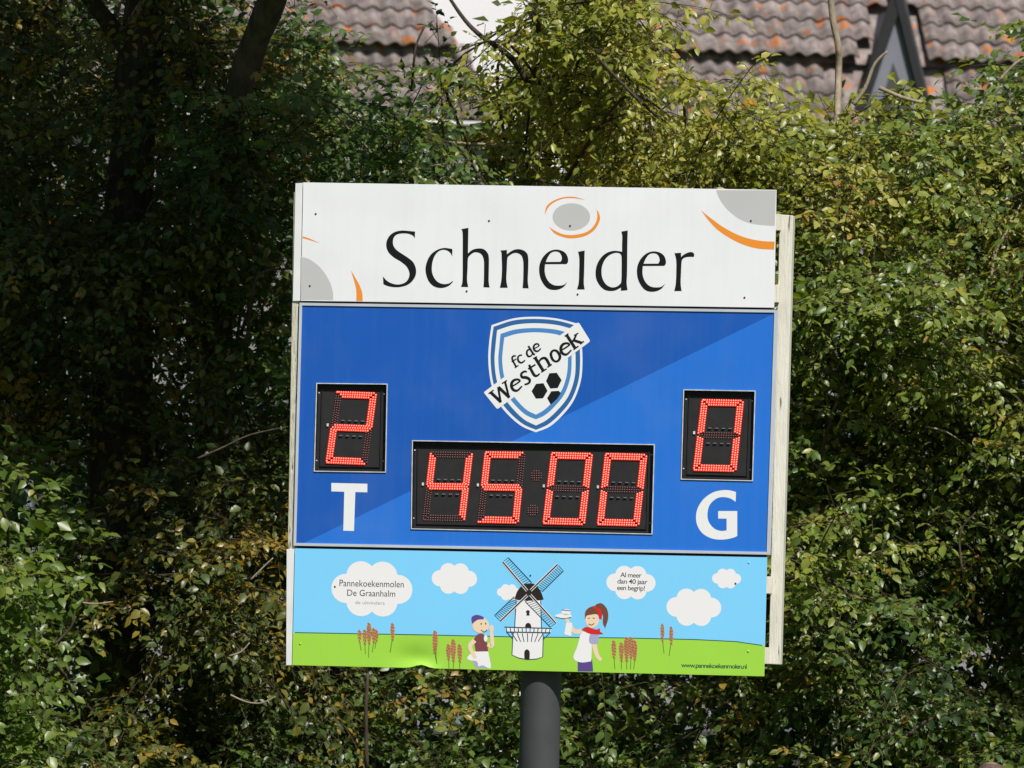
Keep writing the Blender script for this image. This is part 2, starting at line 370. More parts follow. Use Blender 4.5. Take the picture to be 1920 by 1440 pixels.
GLYPHS = [
 (ZA, [(470, 145, 1), (400, 138), (320, 133), (240, 150), (180, 195), (148, 260), (148, 325), (175, 385), (235, 440), (310, 485), (370, 535), (400, 590), (405, 640), (385, 690), (345, 725), (280, 740), (215, 730), (155, 700), (108, 650, 1), (113, 738, 1), (165, 760), (240, 772), (310, 768), (385, 745), (440, 700), (475, 640), (480, 570), (455, 500), (405, 450), (330, 400), (265, 355), (230, 310), (220, 260), (235, 205), (275, 175), (340, 166), (400, 172), (445, 192), (467, 222, 1)], None),
 (ZA, [(890, 342, 1), (840, 332), (785, 330), (720, 350), (655, 395), (610, 465), (588, 545), (592, 620), (620, 700), (670, 755), (730, 778), (790, 778), (850, 755), (893, 712), (893, 700, 1), (850, 728), (790, 735), (730, 715), (685, 665), (660, 595), (662, 510), (685, 430), (725, 375), (775, 352), (825, 357), (865, 385), (888, 425, 1)], None),
 (ZA, [(988, 118, 1), (1070, 102, 1), (1068, 200), (1065, 390, 1), (1115, 350), (1180, 335), (1240, 342), (1285, 385), (1300, 440), (1300, 560), (1298, 700), (1308, 775, 1), (1238, 772, 1), (1243, 700), (1245, 560), (1243, 470), (1222, 410), (1180, 382), (1130, 382), (1085, 415), (1065, 450), (1060, 560), (1055, 690), (1068, 770, 1), (985, 768, 1), (1003, 690), (1005, 400), (1005, 200), (1000, 140)], None),
 (ZA, [(1428, 358, 1), (1503, 352, 1), (1503, 400, 1), (1560, 360), (1620, 343), (1680, 352), (1725, 385), (1743, 440), (1743, 560), (1738, 700), (1748, 785, 1), (1678, 782, 1), (1685, 700), (1688, 560), (1685, 475), (1665, 415), (1620, 388), (1575, 390), (1525, 420), (1508, 450), (1502, 560), (1497, 690), (1512, 778, 1), (1423, 778, 1), (1440, 690), (1447, 560), (1443, 430), (1440, 380)], None),
 (ZB, E_OUT, E_IN),
 (ZB, [(503, 372, 1), (578, 358, 1), (575, 450), (572, 600), (568, 720), (578, 797, 1), (490, 797, 1), (510, 720), (515, 600), (517, 450)], None),
 (ZB, [(990, 145, 1), (1062, 132, 1), (1058, 300), (1055, 600), (1050, 720), (1060, 805, 1), (985, 812, 1), (985, 775, 1), (930, 805), (870, 815), (800, 800), (745, 750), (708, 680), (700, 600), (715, 520), (760, 440), (825, 385), (900, 362), (960, 365), (998, 372, 1), (998, 300), (1000, 200)],
      [(988, 412), (960, 388), (910, 388), (850, 415), (800, 470), (772, 545), (768, 620), (785, 690), (825, 745), (880, 772), (935, 765), (975, 735), (990, 700), (993, 560), (993, 470)]),
 (ZB, sh(E_OUT, 1100, 20), sh(E_IN, 1100, 20)),
 (ZB, [(1588, 388, 1), (1662, 383, 1), (1662, 430, 1), (1700, 400), (1750, 378), (1790, 378), (1810, 400), (1805, 432, 1), (1765, 430), (1715, 435), (1680, 455), (1668, 490), (1662, 600), (1658, 730), (1668, 815, 1), (1585, 815, 1), (1602, 730), (1608, 600), (1607, 470)], None)]
for Z, out, hole in GLYPHS:
    D = Decal(); D.shape(out, LETTER_BLACK, 2, hole=hole, **Z); D.build('letter', header)

def screw(px, py, parent, r=0.0042, m=SCREW, hole=False):
    c = Lp(px, py, 0.0); v = []; f = []; n = 8
    for j, (rr, h) in enumerate(((1.0, 0.0003), (0.85, 0.0022), (0.45, 0.0034))):
        for k in range(n): v.append(c + Vector((math.cos(2 * math.pi * k / n) * r * rr, -(h if not hole else h * 0.25) , math.sin(2 * math.pi * k / n) * r * rr)))
    for j in range(2):
        for k in range(n): f.append((j * n + k, j * n + (k + 1) % n, (j + 1) * n + (k + 1) % n, (j + 1) * n + k))
    f.append(tuple(2 * n + k for k in range(n)))
    return mesh_obj('screw', v, f, m, parent)
for x, y in ((592, 401), (917, 414), (581, 536), (875, 546), (1083, 552), (1069, 423.5), (1408, 414), (1396, 558)): screw(x, y, header, 0.0046, HOLE)

# ---- display panel: blue sheet with three openings, aluminium edging
def blue_material():
    m = bpy.data.materials.new('two_tone_blue_print'); N, L, B = nodes(m)
    B.inputs['Roughness'].default_value = 0.42; B.inputs['Specular IOR Level'].default_value = 0.35
    tc = N.new('ShaderNodeTexCoord'); p = Lp(570, 1018); q = Lp(1453, 587); dx, dz = q.x - p.x, q.z - p.z; l = math.hypot(dx, dz); nx, nz = dz / l, -dx / l
    dt = N.new('ShaderNodeVectorMath'); dt.operation = 'DOT_PRODUCT'; dt.inputs[1].default_value = (nx, 0, nz); L.new(tc.outputs['Object'], dt.inputs[0])
    gt = N.new('ShaderNodeMath'); gt.operation = 'GREATER_THAN'; gt.inputs[1].default_value = p.x * nx + p.z * nz; L.new(dt.outputs['Value'], gt.inputs[0])
    nz_ = N.new('ShaderNodeTexNoise'); nz_.inputs['Scale'].default_value = 2.2; nz_.inputs['Detail'].default_value = 6; L.new(tc.outputs['Object'], nz_.inputs[0])
    mx = N.new('ShaderNodeMix'); mx.data_type = 'RGBA'; mx.inputs[6].default_value = srgb(20, 86, 178); mx.inputs[7].default_value = srgb(34, 111, 210); L.new(gt.outputs[0], mx.inputs[0])
    mr = N.new('ShaderNodeMapRange'); mr.inputs[3].default_value = 0.93; mr.inputs[4].default_value = 1.07; L.new(nz_.outputs[0], mr.inputs[0])
    sc = N.new('ShaderNodeVectorMath'); sc.operation = 'SCALE'; L.new(mx.outputs[2], sc.inputs[0]); L.new(mr.outputs[0], sc.inputs['Scale']); L.new(sc.outputs[0], B.inputs['Base Color'])
    bp = N.new('ShaderNodeBump'); bp.inputs['Strength'].default_value = 0.05; bp.inputs['Distance'].default_value = 0.02; L.new(nz_.outputs[0], bp.inputs['Height']); L.new(bp.outputs[0], B.inputs['Normal'])
    return m
BLUE = blue_material(); weather(BLUE, .014, .05)
BC4 = [(561.5, 567.5), (1457, 581), (1442.5, 1040), (550, 1023)]
WIN = {'left': [(594.5, 719.5), (725, 721), (722, 884.5), (590, 882.5)],
       'clock': [(774, 827), (1226, 834.5), (1221.5, 1000.5), (772, 990.5)],
       'right': [(1282.7, 731.6), (1415, 734), (1410, 900.6), (1278, 897.5)]}
d_b = 0.006
outer = quad_at(BC4, d_b); loops = [outer] + [quad_at(WIN[k], d_b) for k in WIN]
tri = tessellate_polygon([[Vector((p.x, p.z, 0)) for p in lp] for lp in loops])
vv = [p for lp in loops for p in lp]
panel = mesh_obj('display_panel', vv, [tuple(t) for t in tri], BLUE, board)
def edging(corners, width, d0, d1, m, name, parent):
    """four mitred strips round a rectangle"""
    q = quad_at(corners, d0); c = sum(q, Vector()) / 4
    inn = []
    for i in range(4):
        a = (q[i - 1] - q[i]).normalized(); b = (q[(i + 1) % 4] - q[i]).normalized()
        inn.append(q[i] + (a + b) * width)
    out = []
    for i in range(4):
        j = (i + 1) % 4; bm = bmesh.new(); fr = [q[i], q[j], inn[j], inn[i]]
        prism(bm, fr, [p + Vector((0, d1 - d0, 0)) for p in fr]); bmesh.ops.recalc_face_normals(bm, faces=bm.faces)
        out.append(bm_obj(name, bm, m, parent))
    return out
edging(BC4, 0.0115, 0.001, 0.045, TRIM, 'edge_trim', panel)
slab('gap_shade_backing', [(568, 560), (1452, 574), (1437, 1050), (556, 1033)], 0.0270, 0.0285, GAP_SHADE, board)   # closes the box from behind; its near-black paints shade into the panel gaps

# ---- LED displays
SEG = {'a': ((0, 0), (1, 0)), 'b': ((1, 0), (1, .5)), 'c': ((1, .5), (1, 1)), 'd': ((0, 1), (1, 1)), 'e': ((0, .5), (0, 1)), 'f': ((0, 0), (0, .5)), 'g': ((0, .5), (1, .5))}
DIG = {'2': 'abged', '0': 'abcdef', '4': 'fgbc', '5': 'afgcd'}
def led_points(tl, tr, bl, br):
    """per segment the LED positions (three rows, mitred ends) in pixels"""
    def P(u, v):
        x0 = tl[0] + (tr[0] - tl[0]) * u; y0 = tl[1] + (tr[1] - tl[1]) * u
        x1 = bl[0] + (br[0] - bl[0]) * u; y1 = bl[1] + (br[1] - bl[1]) * u
        return (x0 + (x1 - x0) * v, y0 + (y1 - y0) * v)
    W = math.hypot(tr[0] - tl[0], tr[1] - tl[1]); H = math.hypot(bl[0] - tl[0], bl[1] - tl[1]); pit = 4.35
    iu, iv = pit / W, pit / H; res = {}
    for s in SEG:
        pts = []
        for row in range(3):
            if s in 'ad':
                v = (0.0 + row * iv) if s == 'a' else (1.0 - row * iv); n = int((W - 2 * row * pit) / pit)
                pts += [(row * iu + (1 - 2 * row * iu) * (k + .0) / n, v) for k in range(1, n)] + ([(row * iu + iu * .3, v)] if row == 0 else [])
            elif s == 'g':
                e = (1 if row != 1 else 0.4) * iu * 1.4; n = int((1 - 2 * e) * W / pit)
                pts += [(e + (1 - 2 * e) * k / n, .5 + (row - 1) * iv) for k in range(n + 1)]
            else:
                u = row * iu if s in 'ef' else 1 - row * iu
                v0, v1 = ((row + .7) * iv, .5 - (.9 + (0.45 if row else 0) * row) * iv) if s in 'bf' else (.5 + (.9 + (0.45 if row else 0) * row) * iv, 1 - (row + .7) * iv)
                n = max(int((v1 - v0) * H / pit), 2); pts += [(u, v0 + (v1 - v0) * k / n) for k in range(n + 1)]
        res[s] = [P(*p) for p in pts]
    return res, P
def dots(v, f, pts, r, d, n=6, h=0.0):
    for (x, y) in pts:
        c = Lp(x, y, d); b = len(v)
        for k in range(n): v.append(c + Vector((r * math.cos(2 * math.pi * (k + .5) / n), 0, r * math.sin(2 * math.pi * (k + .5) / n))))
        if h:
            v.append(c + Vector((0, -h, 0)))
            for k in range(n): f.append((b + k, b + (k + 1) % n, b + n))
        else: f.append(tuple(range(b, b + n)))
PD = 0.0235                                                     # depth of the circuit plate behind the front plane
def window(name, key, digits, inset):
    c = WIN[key]; root = slab(name, c, PD, PD + 0.003, PLATE, board)
    q = quad_at(c, PD)
    # walls of the opening and the bright cut edge of the sheet
    for i in range(4):
        j = (i + 1) % 4; a = quad_at(c, 0.0055); bm = bmesh.new()
        cc = sum(a, Vector()) / 4
        fr = [a[i], a[j], a[j] + Vector((0, PD - .0055, 0)), a[i] + Vector((0, PD - .0055, 0))]
        inn = [p + (Vector((cc.x, p.y, cc.z)) - p).normalized() * 0.004 for p in fr]
        prism(bm, fr, inn); bmesh.ops.recalc_face_normals(bm, faces=bm.faces); bm_obj('opening_wall', bm, HOUSING, root)
    edging([(x + sx * -1.6, y + sy * -1.6) for (x, y), (sx, sy) in zip(c, ((1, 1), (-1, 1), (-1, -1), (1, -1)))], 0.0035, 0.0012, 0.0056, CUT_EDGE, 'cut_edge', root)
    edging([(c[0][0] + inset, c[0][1] + inset * .9), (c[1][0] - inset, c[1][1] + inset * .9), (c[2][0] - inset, c[2][1] - inset * .9), (c[3][0] + inset, c[3][1] - inset * .9)], 0.002, PD - 0.006, PD, PLATE, 'module_rim', root)
    for (x, y) in [(c[0][0] + 4, c[0][1] + 17), (c[1][0] - 4, c[1][1] + 18), (c[2][0] - 3, c[2][1] - 20), (c[3][0] + 4, c[3][1] - 19)]:
        bm = bmesh.new(); p = Lp(x, y, PD); box(bm, p.x - .0025, p.x + .0025, PD - .003, PD - .0002, p.z - .0025, p.z + .0025)
        bm_obj('corner_clip', bm, CUT_EDGE, root)
    for ch, tl, tr, bl, br in digits:
        res, P = led_points(tl, tr, bl, br); on = DIG[ch]
        for s in SEG:
            v, f, fm = [], [], []
            if s in on:
                dots(v, f, res[s], 0.0072, PD - .004, 4); fm = [0] * len(f); dots(v, f, res[s], 0.0036, PD - .0052, 6, 0.002); fm += [1] * (len(f) - len(fm))
                mesh_obj('lit_segment', v, f, [LED_GLOW, LED_CORE], root, fm)
            else:
                dots(v, f, res[s], 0.0031, PD - .003, 6, 0.002); mesh_obj('unlit_segment', v, f, LED_OFF, root)
        for vrow in (.40, .615):
            for k in range(4):
                bm = bmesh.new(); x, y = P(.27 + .165 * k, vrow); p = Lp(x, y, PD); box(bm, p.x - .0072, p.x + .0072, PD - .007, PD - .0002, p.z - .0022, p.z + .0022, .001)
                bm_obj('plastic_tab', bm, TAB_GREY, root)
        bm = bmesh.new(); x, y = P(-.10, .47); p = Lp(x, y, PD); box(bm, p.x - .004, p.x + .004, PD - .006, PD - .0002, p.z - .006, p.z + .006)
        bm_obj('plastic_clip', bm, CUT_EDGE, root)
    return root
window('home_score_display', 'left', [('2', (631, 735), (705, 737.5), (612, 867), (687, 870))], 9)
window('away_score_display', 'right', [('0', (1317, 750), (1393, 751.5), (1301, 881), (1379, 883))], 9)
clk = window('clock_display', 'clock', [('4', (808, 848), (885, 849), (793, 975), (870, 976.5)), ('5', (910.5, 848), (984, 849), (896, 978.5), (971, 980)),
                                        ('0', (1035, 849.5), (1110, 851), (1019, 981), (1095, 983)), ('0', (1136, 851), (1212, 853), (1121, 983), (1197, 985))], 9)
for cx, cy in ((1005.5, 892), (998.5, 957)):
    v, f = [], []
    dots(v, f, [(cx + 4.3 * i, cy + 4.3 * j) for i in (-2, -1, 0, 1, 2) for j in (-2, -1, 0, 1, 2) if abs(i) + abs(j) < 4 and (abs(i) < 2 or abs(j) < 2)], 0.0031, PD - .003, 6, .002)
    mesh_obj('unlit_colon_dot', v, f, LED_OFF, clk)

# ---- the letters T and G and the club crest
D = Decal(d_b); D.poly([(365, 862), (635, 868), (635, 932), (545, 930), (535, 1222), (455, 1220), (462, 928), (365, 925)], CREST_WHITE, 1, (530, 690), 4); D.build('letter', panel)
D = Decal(d_b); D.shape([(740, 915, 1), (690, 902), (630, 902), (560, 920), (490, 970), (445, 1040), (432, 1110), (445, 1180), (490, 1240), (560, 1275), (640, 1282), (710, 1270), (750, 1255, 1), (750, 1062, 1), (603, 1062, 1), (603, 1120, 1), (668, 1120, 1), (668, 1212, 1), (620, 1215), (570, 1195), (530, 1145), (520, 1085), (535, 1020), (575, 975), (625, 955), (690, 962), (738, 990, 1)], CREST_WHITE, 1, (1200, 700), 4.113); D.build('letter', panel)
ZC = dict(o=(880, 580), s=5.7615)
def shield(tl, t1, t2, t3, tr, *rest): return [(*tl, 1), t1, t2, t3, (*tr, 1)] + list(rest)
S = [shield((240, 170), (480, 97), (715, 80), (950, 100), (1190, 160), (1213, 350), (1222, 560), (1205, 770), (1130, 980), (1010, 1140), (870, 1265), (720, 1328, 1), (570, 1265), (430, 1150), (310, 1000), (235, 800), (205, 560), (215, 350)),
     shield((262, 188), (480, 119), (715, 103), (950, 122), (1168, 180), (1188, 350), (1197, 560), (1180, 765), (1108, 965), (990, 1120), (855, 1240), (720, 1302, 1), (585, 1242), (450, 1130), (335, 985), (258, 790), (230, 560), (240, 350)),
     shield((300, 225), (490, 167), (715, 150), (940, 168), (1115, 212), (1138, 370), (1148, 560), (1135, 750), (1068, 940), (955, 1085), (835, 1195), (720, 1255, 1), (600, 1195), (485, 1090), (375, 950), (300, 780), (272, 560), (285, 370)),
     shield((337, 265), (500, 217), (715, 202), (930, 218), (1078, 258), (1098, 390), (1105, 560), (1092, 730), (1030, 910), (925, 1045), (820, 1140), (720, 1188, 1), (610, 1140), (505, 1045), (405, 915), (340, 760), (313, 560), (325, 390)),
     shield((378, 305), (520, 264), (715, 248), (910, 265), (1037, 300), (1057, 410), (1065, 560), (1050, 720), (995, 880), (900, 1000), (810, 1085), (720, 1138, 1), (625, 1090), (535, 1005), (440, 880), (380, 740), (355, 560), (365, 410))]
D = Decal(d_b)
for i, (pts, m) in enumerate(zip(S, (CREST_WHITE, CREST_DARK, CREST_WHITE, CREST_LIGHT, CREST_WHITE))): D.shape(pts, m, 1 + i, **ZC)
crest = D.build('crest', board)
D = Decal(d_b)
for h in ([(865, 690), (945, 685), (997, 765), (955, 850), (875, 857), (828, 775)], [(720, 805), (800, 797), (845, 880), (795, 962), (718, 965), (672, 885)], [(885, 885), (965, 880), (990, 905), (950, 965), (880, 1030), (840, 960)]):
    D.poly(h, LETTER_BLACK, 6, **ZC)
D.build('ball_patch', crest)
D = Decal(d_b); D.poly([(166, 912), (158, 900), (166, 888), (1160, 148), (1176, 144), (1190, 153), (1300, 330), (1302, 345), (1292, 357), (315, 1070), (300, 1074), (290, 1066)], CREST_WHITE, 7, **ZC); D.build('banner', crest)
ZW = dict(o=(900, 620), s=8.473)
W_E = [([(512, 882), (570, 850), (640, 800)], 26), ([(640, 805), (620, 782), (585, 775), (540, 788), (505, 830), (500, 885), (525, 935), (570, 955), (610, 940), (668, 880)], [30, 34, 36, 42, 48, 48, 46, 40, 32, 24])]
WORD = [
 [([(165, 975), (335, 1135)], 50), ([(328, 1140), (288, 895)], 36), ([(290, 895), (468, 1062)], 50), ([(462, 1066), (398, 812)], 36), ([(135, 1002), (217, 943)], 22), ([(348, 842), (428, 790)], 22)],
 W_E,
 [([(742, 662), (725, 648), (690, 655), (655, 690), (670, 738), (735, 745), (785, 775), (785, 820), (745, 848), (705, 855)], [26, 32, 34, 38, 46, 50, 46, 36, 32, 28])],
 [([(782, 540), (805, 605), (850, 690), (880, 718), (915, 712), (950, 678)], [36, 44, 48, 42, 32, 22]), ([(765, 610), (882, 538)], 28)],
 [([(872, 425), (1012, 648)], 50), ([(845, 445), (905, 412)], 24), ([(972, 662), (1058, 606)], 24), ([(935, 500), (965, 455), (1010, 435), (1055, 455), (1112, 560)], [24, 34, 42, 48, 48]), ([(1070, 582), (1142, 535)], 24)],
 [([(1130, 405), (1128, 360), (1160, 318), (1212, 320), (1258, 372), (1270, 425), (1245, 475), (1200, 490), (1155, 460), (1130, 405)], [46, 44, 34, 40, 48, 46, 38, 34, 42, 46])],
 [(sh(p, 785, -575), w) for p, w in W_E],
 [([(1372, 62), (1512, 280)], 50), ([(1345, 92), (1405, 48)], 24), ([(1485, 302), (1565, 245)], 24), ([(1462, 182), (1500, 130), (1528, 62)], 32), ([(1495, 78), (1562, 38)], 22), ([(1480, 150), (1540, 170), (1612, 192)], [40, 46, 44]), ([(1590, 215), (1650, 168)], 24)]]
SMALL = [
 [([(572, 402), (535, 402), (512, 425), (520, 470), (575, 575)], [22, 28, 30, 30, 30]), ([(503, 492), (578, 448)], 20), ([(552, 592), (612, 550)], 18)],
 [([(668, 388), (630, 392), (603, 425), (610, 480), (645, 508), (680, 500), (716, 468)], [24, 24, 30, 32, 30, 26, 20])],
 [([(820, 312), (785, 298), (750, 320), (745, 370), (770, 408), (810, 400), (830, 370)], [22, 24, 30, 32, 30, 24, 20]), ([(768, 242), (850, 372), (868, 362)], [32, 32, 22])],
 [([(858, 288), (940, 242)], 18), ([(940, 242), (920, 212), (880, 215), (852, 255), (862, 305), (900, 328), (935, 315), (968, 280)], [24, 26, 28, 32, 32, 30, 26, 18])]]
for strokes in WORD + SMALL:
    D = Decal(d_b)
    for p, w in strokes: D.stroke(p, w, LETTER_BLACK, 9, smooth=len(p) > 2, **ZW)
    D.build('letter', crest)

# ---- footer panel: printed sheet with a dented lower edge
FC = [(553, 1028), (1438.5, 1045), (1433, 1268), (548, 1247)]
def lerp(a, b, t): return (a[0] + (b[0] - a[0]) * t, a[1] + (b[1] - a[1]) * t)
def horizon(px):
    xs = [549, 800, 960, 1160, 1300, 1380, 1435]; ys = [1186, 1190.5, 1194, 1196, 1199, 1203, 1211]
    return float(np.interp(px, xs, ys))
nx_ = 110; rows_sky, rows_gr = 3, 9; fv = []; ff = []; fm = []
R_ = rows_sky + rows_gr
for j in range(R_ + 1):
    for i in range(nx_ + 1):
        t = i / nx_; top = lerp(FC[0], FC[1], t); bot = lerp(FC[3], FC[2], t); hz = horizon(lerp(top, bot, .7)[0])
        y = top[1] + (hz - top[1]) * j / rows_sky if j <= rows_sky else hz + (bot[1] - hz) * (j - rows_sky) / rows_gr
        x = top[0] + (bot[0] - top[0]) * (y - top[1]) / (bot[1] - top[1])
        d = math.exp(-(((x - 775) / 34) ** 2 + ((y - 1236) / 22) ** 2)); e = math.exp(-(((x - 790) / 26) ** 2)) * max(0, (y - 1234) / 14)
        p = Lp(x, y, -0.010 * e + 0.012 * d)
        if e > .03: p.z += 0.006 * e * max(0, (y - 1238) / 8) * math.exp(-(((x - 788) / 18) ** 2))
        fv.append(p)
for j in range(R_):
    for i in range(nx_):
        a = j * (nx_ + 1) + i; ff.append((a, a + nx_ + 1, a + nx_ + 2, a + 1)); fm.append(0 if j < rows_sky else 1)
n_ = len(fv); rim = [i for i in range(nx_ + 1)] + [j * (nx_ + 1) + nx_ for j in range(1, R_ + 1)] + [R_ * (nx_ + 1) + i for i in range(nx_ - 1, -1, -1)] + [j * (nx_ + 1) for j in range(R_ - 1, 0, -1)]
TH = Vector((0, 0.003, 0)); fv += [p + TH for p in fv[:n_]]; nf = len(ff); ff += [tuple(n_ + i for i in q[::-1]) for q in ff[:nf]]; fm += [2] * nf
b0 = len(fv); fv += [fv[i].copy() for i in rim] + [fv[i] + TH for i in rim]; k_ = len(rim)
for i in range(k_): ff.append((b0 + i, b0 + (i + 1) % k_, b0 + k_ + (i + 1) % k_, b0 + k_ + i)); fm.append(2)
footer = mesh_obj('footer_panel', fv, ff, [SKY_PRINT, GRASS_PRINT, WHITE_SHEET], board, fm)
footer.data.polygons.foreach_set('use_smooth', [i < nf for i in range(len(ff))])
flange((553, 1028), (548, 1247), 15.5, 11.5, footer)
D = Decal(); D.stroke([(x, horizon(x)) for x in range(553, 1436, 12)], 1.6, LINE_GREEN, 1); D.build('horizon_line', footer)
def cloud(cx, cy, h, layer=1, clip=None):
    lob = [(-.2, -.235), (.2, -.235), (-.2, .235), (.2, .235), (-.475, 0), (.475, 0), (0, 0)]; R = .27; pts = []
    for k in range(72):
        a = 2 * math.pi * k / 72; dx, dy = math.cos(a), math.sin(a); best = 0
        for (lx, ly) in lob:
            b = lx * dx + ly * dy; c = lx * lx + ly * ly - R * R; disc = b * b - c
            if disc >= 0: best = max(best, b + math.sqrt(disc))
        pts.append((cx + dx * best * h, cy + dy * best * h + dx * best * h * 0.018))
    D = Decal(); D.poly(pts, PR_WHITE, layer); return D
D = cloud(697.3, 1104.2, 102)
D.text('Pannekoekenmolen', (636.5, 1099), (757, 1101.5), 12.5, PR_BLACK, 2, bold=0.0); D.text('De Graanhalm', (651, 1117), (741, 1119), 12, PR_BLACK, 2); D.text('de uitvinders', (666, 1132.5), (721, 1134), 6.5, PR_GREY, 2)
D.build('cloud', footer)
cloud(852, 1084.8, 57).build('cloud', footer); cloud(954, 1110.6, 30).build('cloud', footer)
D = cloud(1183, 1092.4, 62)
D.text('Al meer', (1163, 1082), (1203, 1083), 9, PR_BLACK, 2, space=.9, bold=.006); D.text('dan 40 jaar', (1157.5, 1094), (1214, 1095.5), 9, PR_BLACK, 2, space=.9, bold=.006); D.text('een begrip!', (1157, 1106), (1209, 1107.5), 9, PR_BLACK, 2, space=.9, bold=.006)
D.build('cloud', footer)
cloud(1301, 1138.7, 69).build('cloud', footer); cloud(1362.3, 1084.8, 36.6).build('cloud', footer)
D = Decal(); D.text('www.pannekoekenmolen.nl', (1277, 1251), (1400, 1254), 8.5, LINE_GREEN, 2, space=.85, bold=.012); D.build('web_address', footer)
# windmill picture
Z8 = dict(o=(800, 1030), s=5.333)
D = Decal()
body = [(893, 508), (1142, 508), (1148, 780), (1166, 870), (1160, 1076), (1100, 1096), (1010, 1103), (920, 1087), (853, 1056), (862, 870), (880, 780)]
D.poly(body, PR_WHITE, 2, **Z8)
D.stroke([(895, 510), (880, 780), (862, 870), (853, 1056), (920, 1087), (1010, 1103), (1100, 1096), (1160, 1076), (1166, 870), (1148, 780), (1140, 510)], 9, LINE_NAVY, 3, smooth=False, **Z8)
D.shape([(880, 497, 1), (905, 420), (960, 357), (1020, 341), (1085, 352), (1140, 420), (1170, 502, 1), (1100, 512), (950, 512)], PR_BROWN, 3, **Z8)
for cx, cy, w, h in ((1015, 785, 58, 100), (1003, 1050, 52, 100)):
    D.shape([(cx - w / 2, cy + h / 2, 1), (cx - w / 2, cy - h / 4), (cx, cy - h / 2), (cx + w / 2, cy - h / 4), (cx + w / 2, cy + h / 2, 1)], PR_BROWN, 3, **Z8)
D.ellipse(1012, 625, 19, 17, PR_BROWN, 3, **Z8); D.poly([(1002, 632), (1024, 632), (1030, 662), (996, 662)], PR_BROWN, 4, **Z8)
D.poly([(780, 775), (1252, 789), (1235, 832), (800, 826)], PR_WHITE, 4, **Z8)
for p in ([(778, 778), (1252, 791)], [(795, 827), (1238, 834)]): D.stroke(p, 11, LINE_NAVY, 5, smooth=False, **Z8)
for k in range(12):
    x = 795 + k * 40; D.stroke([(x, 780 + k), (x + (5 - k) * 1.5, 828)], 9, LINE_NAVY, 5, smooth=False, **Z8)
for a, b in (((805, 835), (860, 895)), ((850, 835), (905, 920)), ((905, 838), (940, 925)), ((955, 840), (975, 925)), ((1008, 840), (1010, 925)), ((1060, 840), (1045, 925)), ((1115, 840), (1080, 925)), ((1165, 840), (1115, 920)), ((1228, 840), (1160, 905))):
    D.stroke([a, b], 8, LINE_NAVY, 5, smooth=False, **Z8)
for spar0, spar1, out0, out1 in (((762, 128), (1005, 415), (815, 82), (1050, 332)), ((1308, 152), (1040, 412), (1368, 215), (1160, 420)), ((738, 716), (1008, 458), (680, 660), (872, 475)), ((1290, 738), (1036, 455), (1235, 776), (985, 522))):
    D.stroke([out0, out1], 8, LINE_NAVY, 5, smooth=False, **Z8)
    n = 14
    for k in range(n + 1):
        a = lerp(spar0, lerp(spar0, spar1, .86), k / n); b = lerp(out0, out1, k / n); D.stroke([a, b], 4.5, LINE_NAVY, 5, smooth=False, **Z8)
    D.stroke([spar0, spar1], 26, PR_WHITE, 6, smooth=False, **Z8); D.stroke([spar0, spar1], 14, PR_BROWN, 7, smooth=False, **Z8)
D.ellipse(1022, 437, 20, 20, PR_BLACK, 8, **Z8)
D.build('windmill_picture', footer)
# plain figures of a baker and a waitress
D = Decal()
D.poly([(450, 1095), (640, 1095), (636, 1172), (605, 1190), (490, 1184)], PR_LILAC, 2, **Z8)
D.shape([(485, 1020, 1), (615, 1018, 1), (640, 1185), (560, 1160), (520, 1170), (500, 1120), (430, 1110), (405, 1085), (440, 1045)], PR_WHITE, 3, **Z8)
D.shape([(470, 900, 1), (510, 850), (570, 850), (600, 920), (616, 1020, 1), (490, 1022, 1), (480, 960)], PR_MAROON, 4, **Z8)
D.stroke([(480, 910), (432, 975), (490, 1085)], [48, 40, 36], PR_SKIN, 5, **Z8); D.stroke([(610, 950), (655, 960), (645, 800)], [40, 40, 34], PR_SKIN, 5, **Z8)
D.ellipse(648, 790, 24, 34, PR_SKIN, 6, **Z8); D.ellipse(540, 760, 84, 78, PR_SKIN, 6, **Z8)
D.ellipse(590, 890, 18, 34, PR_WHITE, 6, **Z8)
D.shape([(455, 745, 1), (450, 680), (500, 655), (565, 675), (570, 700, 1), (510, 705)], PR_PURPLE, 7, **Z8)
D.stroke([(540, 805), (575, 825), (605, 805)], 7, PR_BLACK, 8, **Z8); D.ellipse(545, 745, 6, 10, PR_BLACK, 8, **Z8); D.ellipse(590, 742, 6, 10, PR_BLACK, 8, **Z8)
D.build('baker_picture', footer)
D = Decal()
D.poly([(1510, 1110), (1655, 1100), (1665, 1222), (1510, 1220)], PR_PURPLE, 2, **Z8)
D.shape([(1545, 820, 1), (1640, 830, 1), (1650, 960), (1645, 1120, 1), (1540, 1130), (1468, 1085), (1510, 960)], PR_WHITE, 3, **Z8)
D.stroke([(1550, 815), (1480, 820), (1420, 740), (1395, 688)], [48, 44, 38, 30], PR_SKIN, 4, **Z8); D.poly([(1395, 735), (1455, 735), (1445, 870), (1375, 850)], PR_WHITE, 5, **Z8)
D.ellipse(1368, 668, 84, 26, PR_WHITE, 5, **Z8); D.ellipse(1395, 628, 48, 30, PR_WHITE, 5, **Z8); D.stroke([(1288, 676), (1370, 692), (1445, 678)], 6, LINE_NAVY, 6, **Z8); D.stroke([(1350, 606), (1440, 616)], 7, LINE_NAVY, 6, **Z8)
D.stroke([(1672, 930), (1700, 1050), (1745, 1110)], [50, 42, 34], PR_SKIN, 3, **Z8)
D.shape([(1630, 860), (1670, 835), (1715, 860), (1712, 940), (1632, 938)], PR_LILAC, 4, **Z8)
D.shape([(1700, 590), (1690, 555), (1750, 540), (1805, 600), (1815, 690), (1785, 790, 1), (1762, 735), (1760, 650)], PR_HAIR, 4, **Z8)
D.ellipse(1655, 700, 68, 88, PR_SKIN, 5, **Z8)
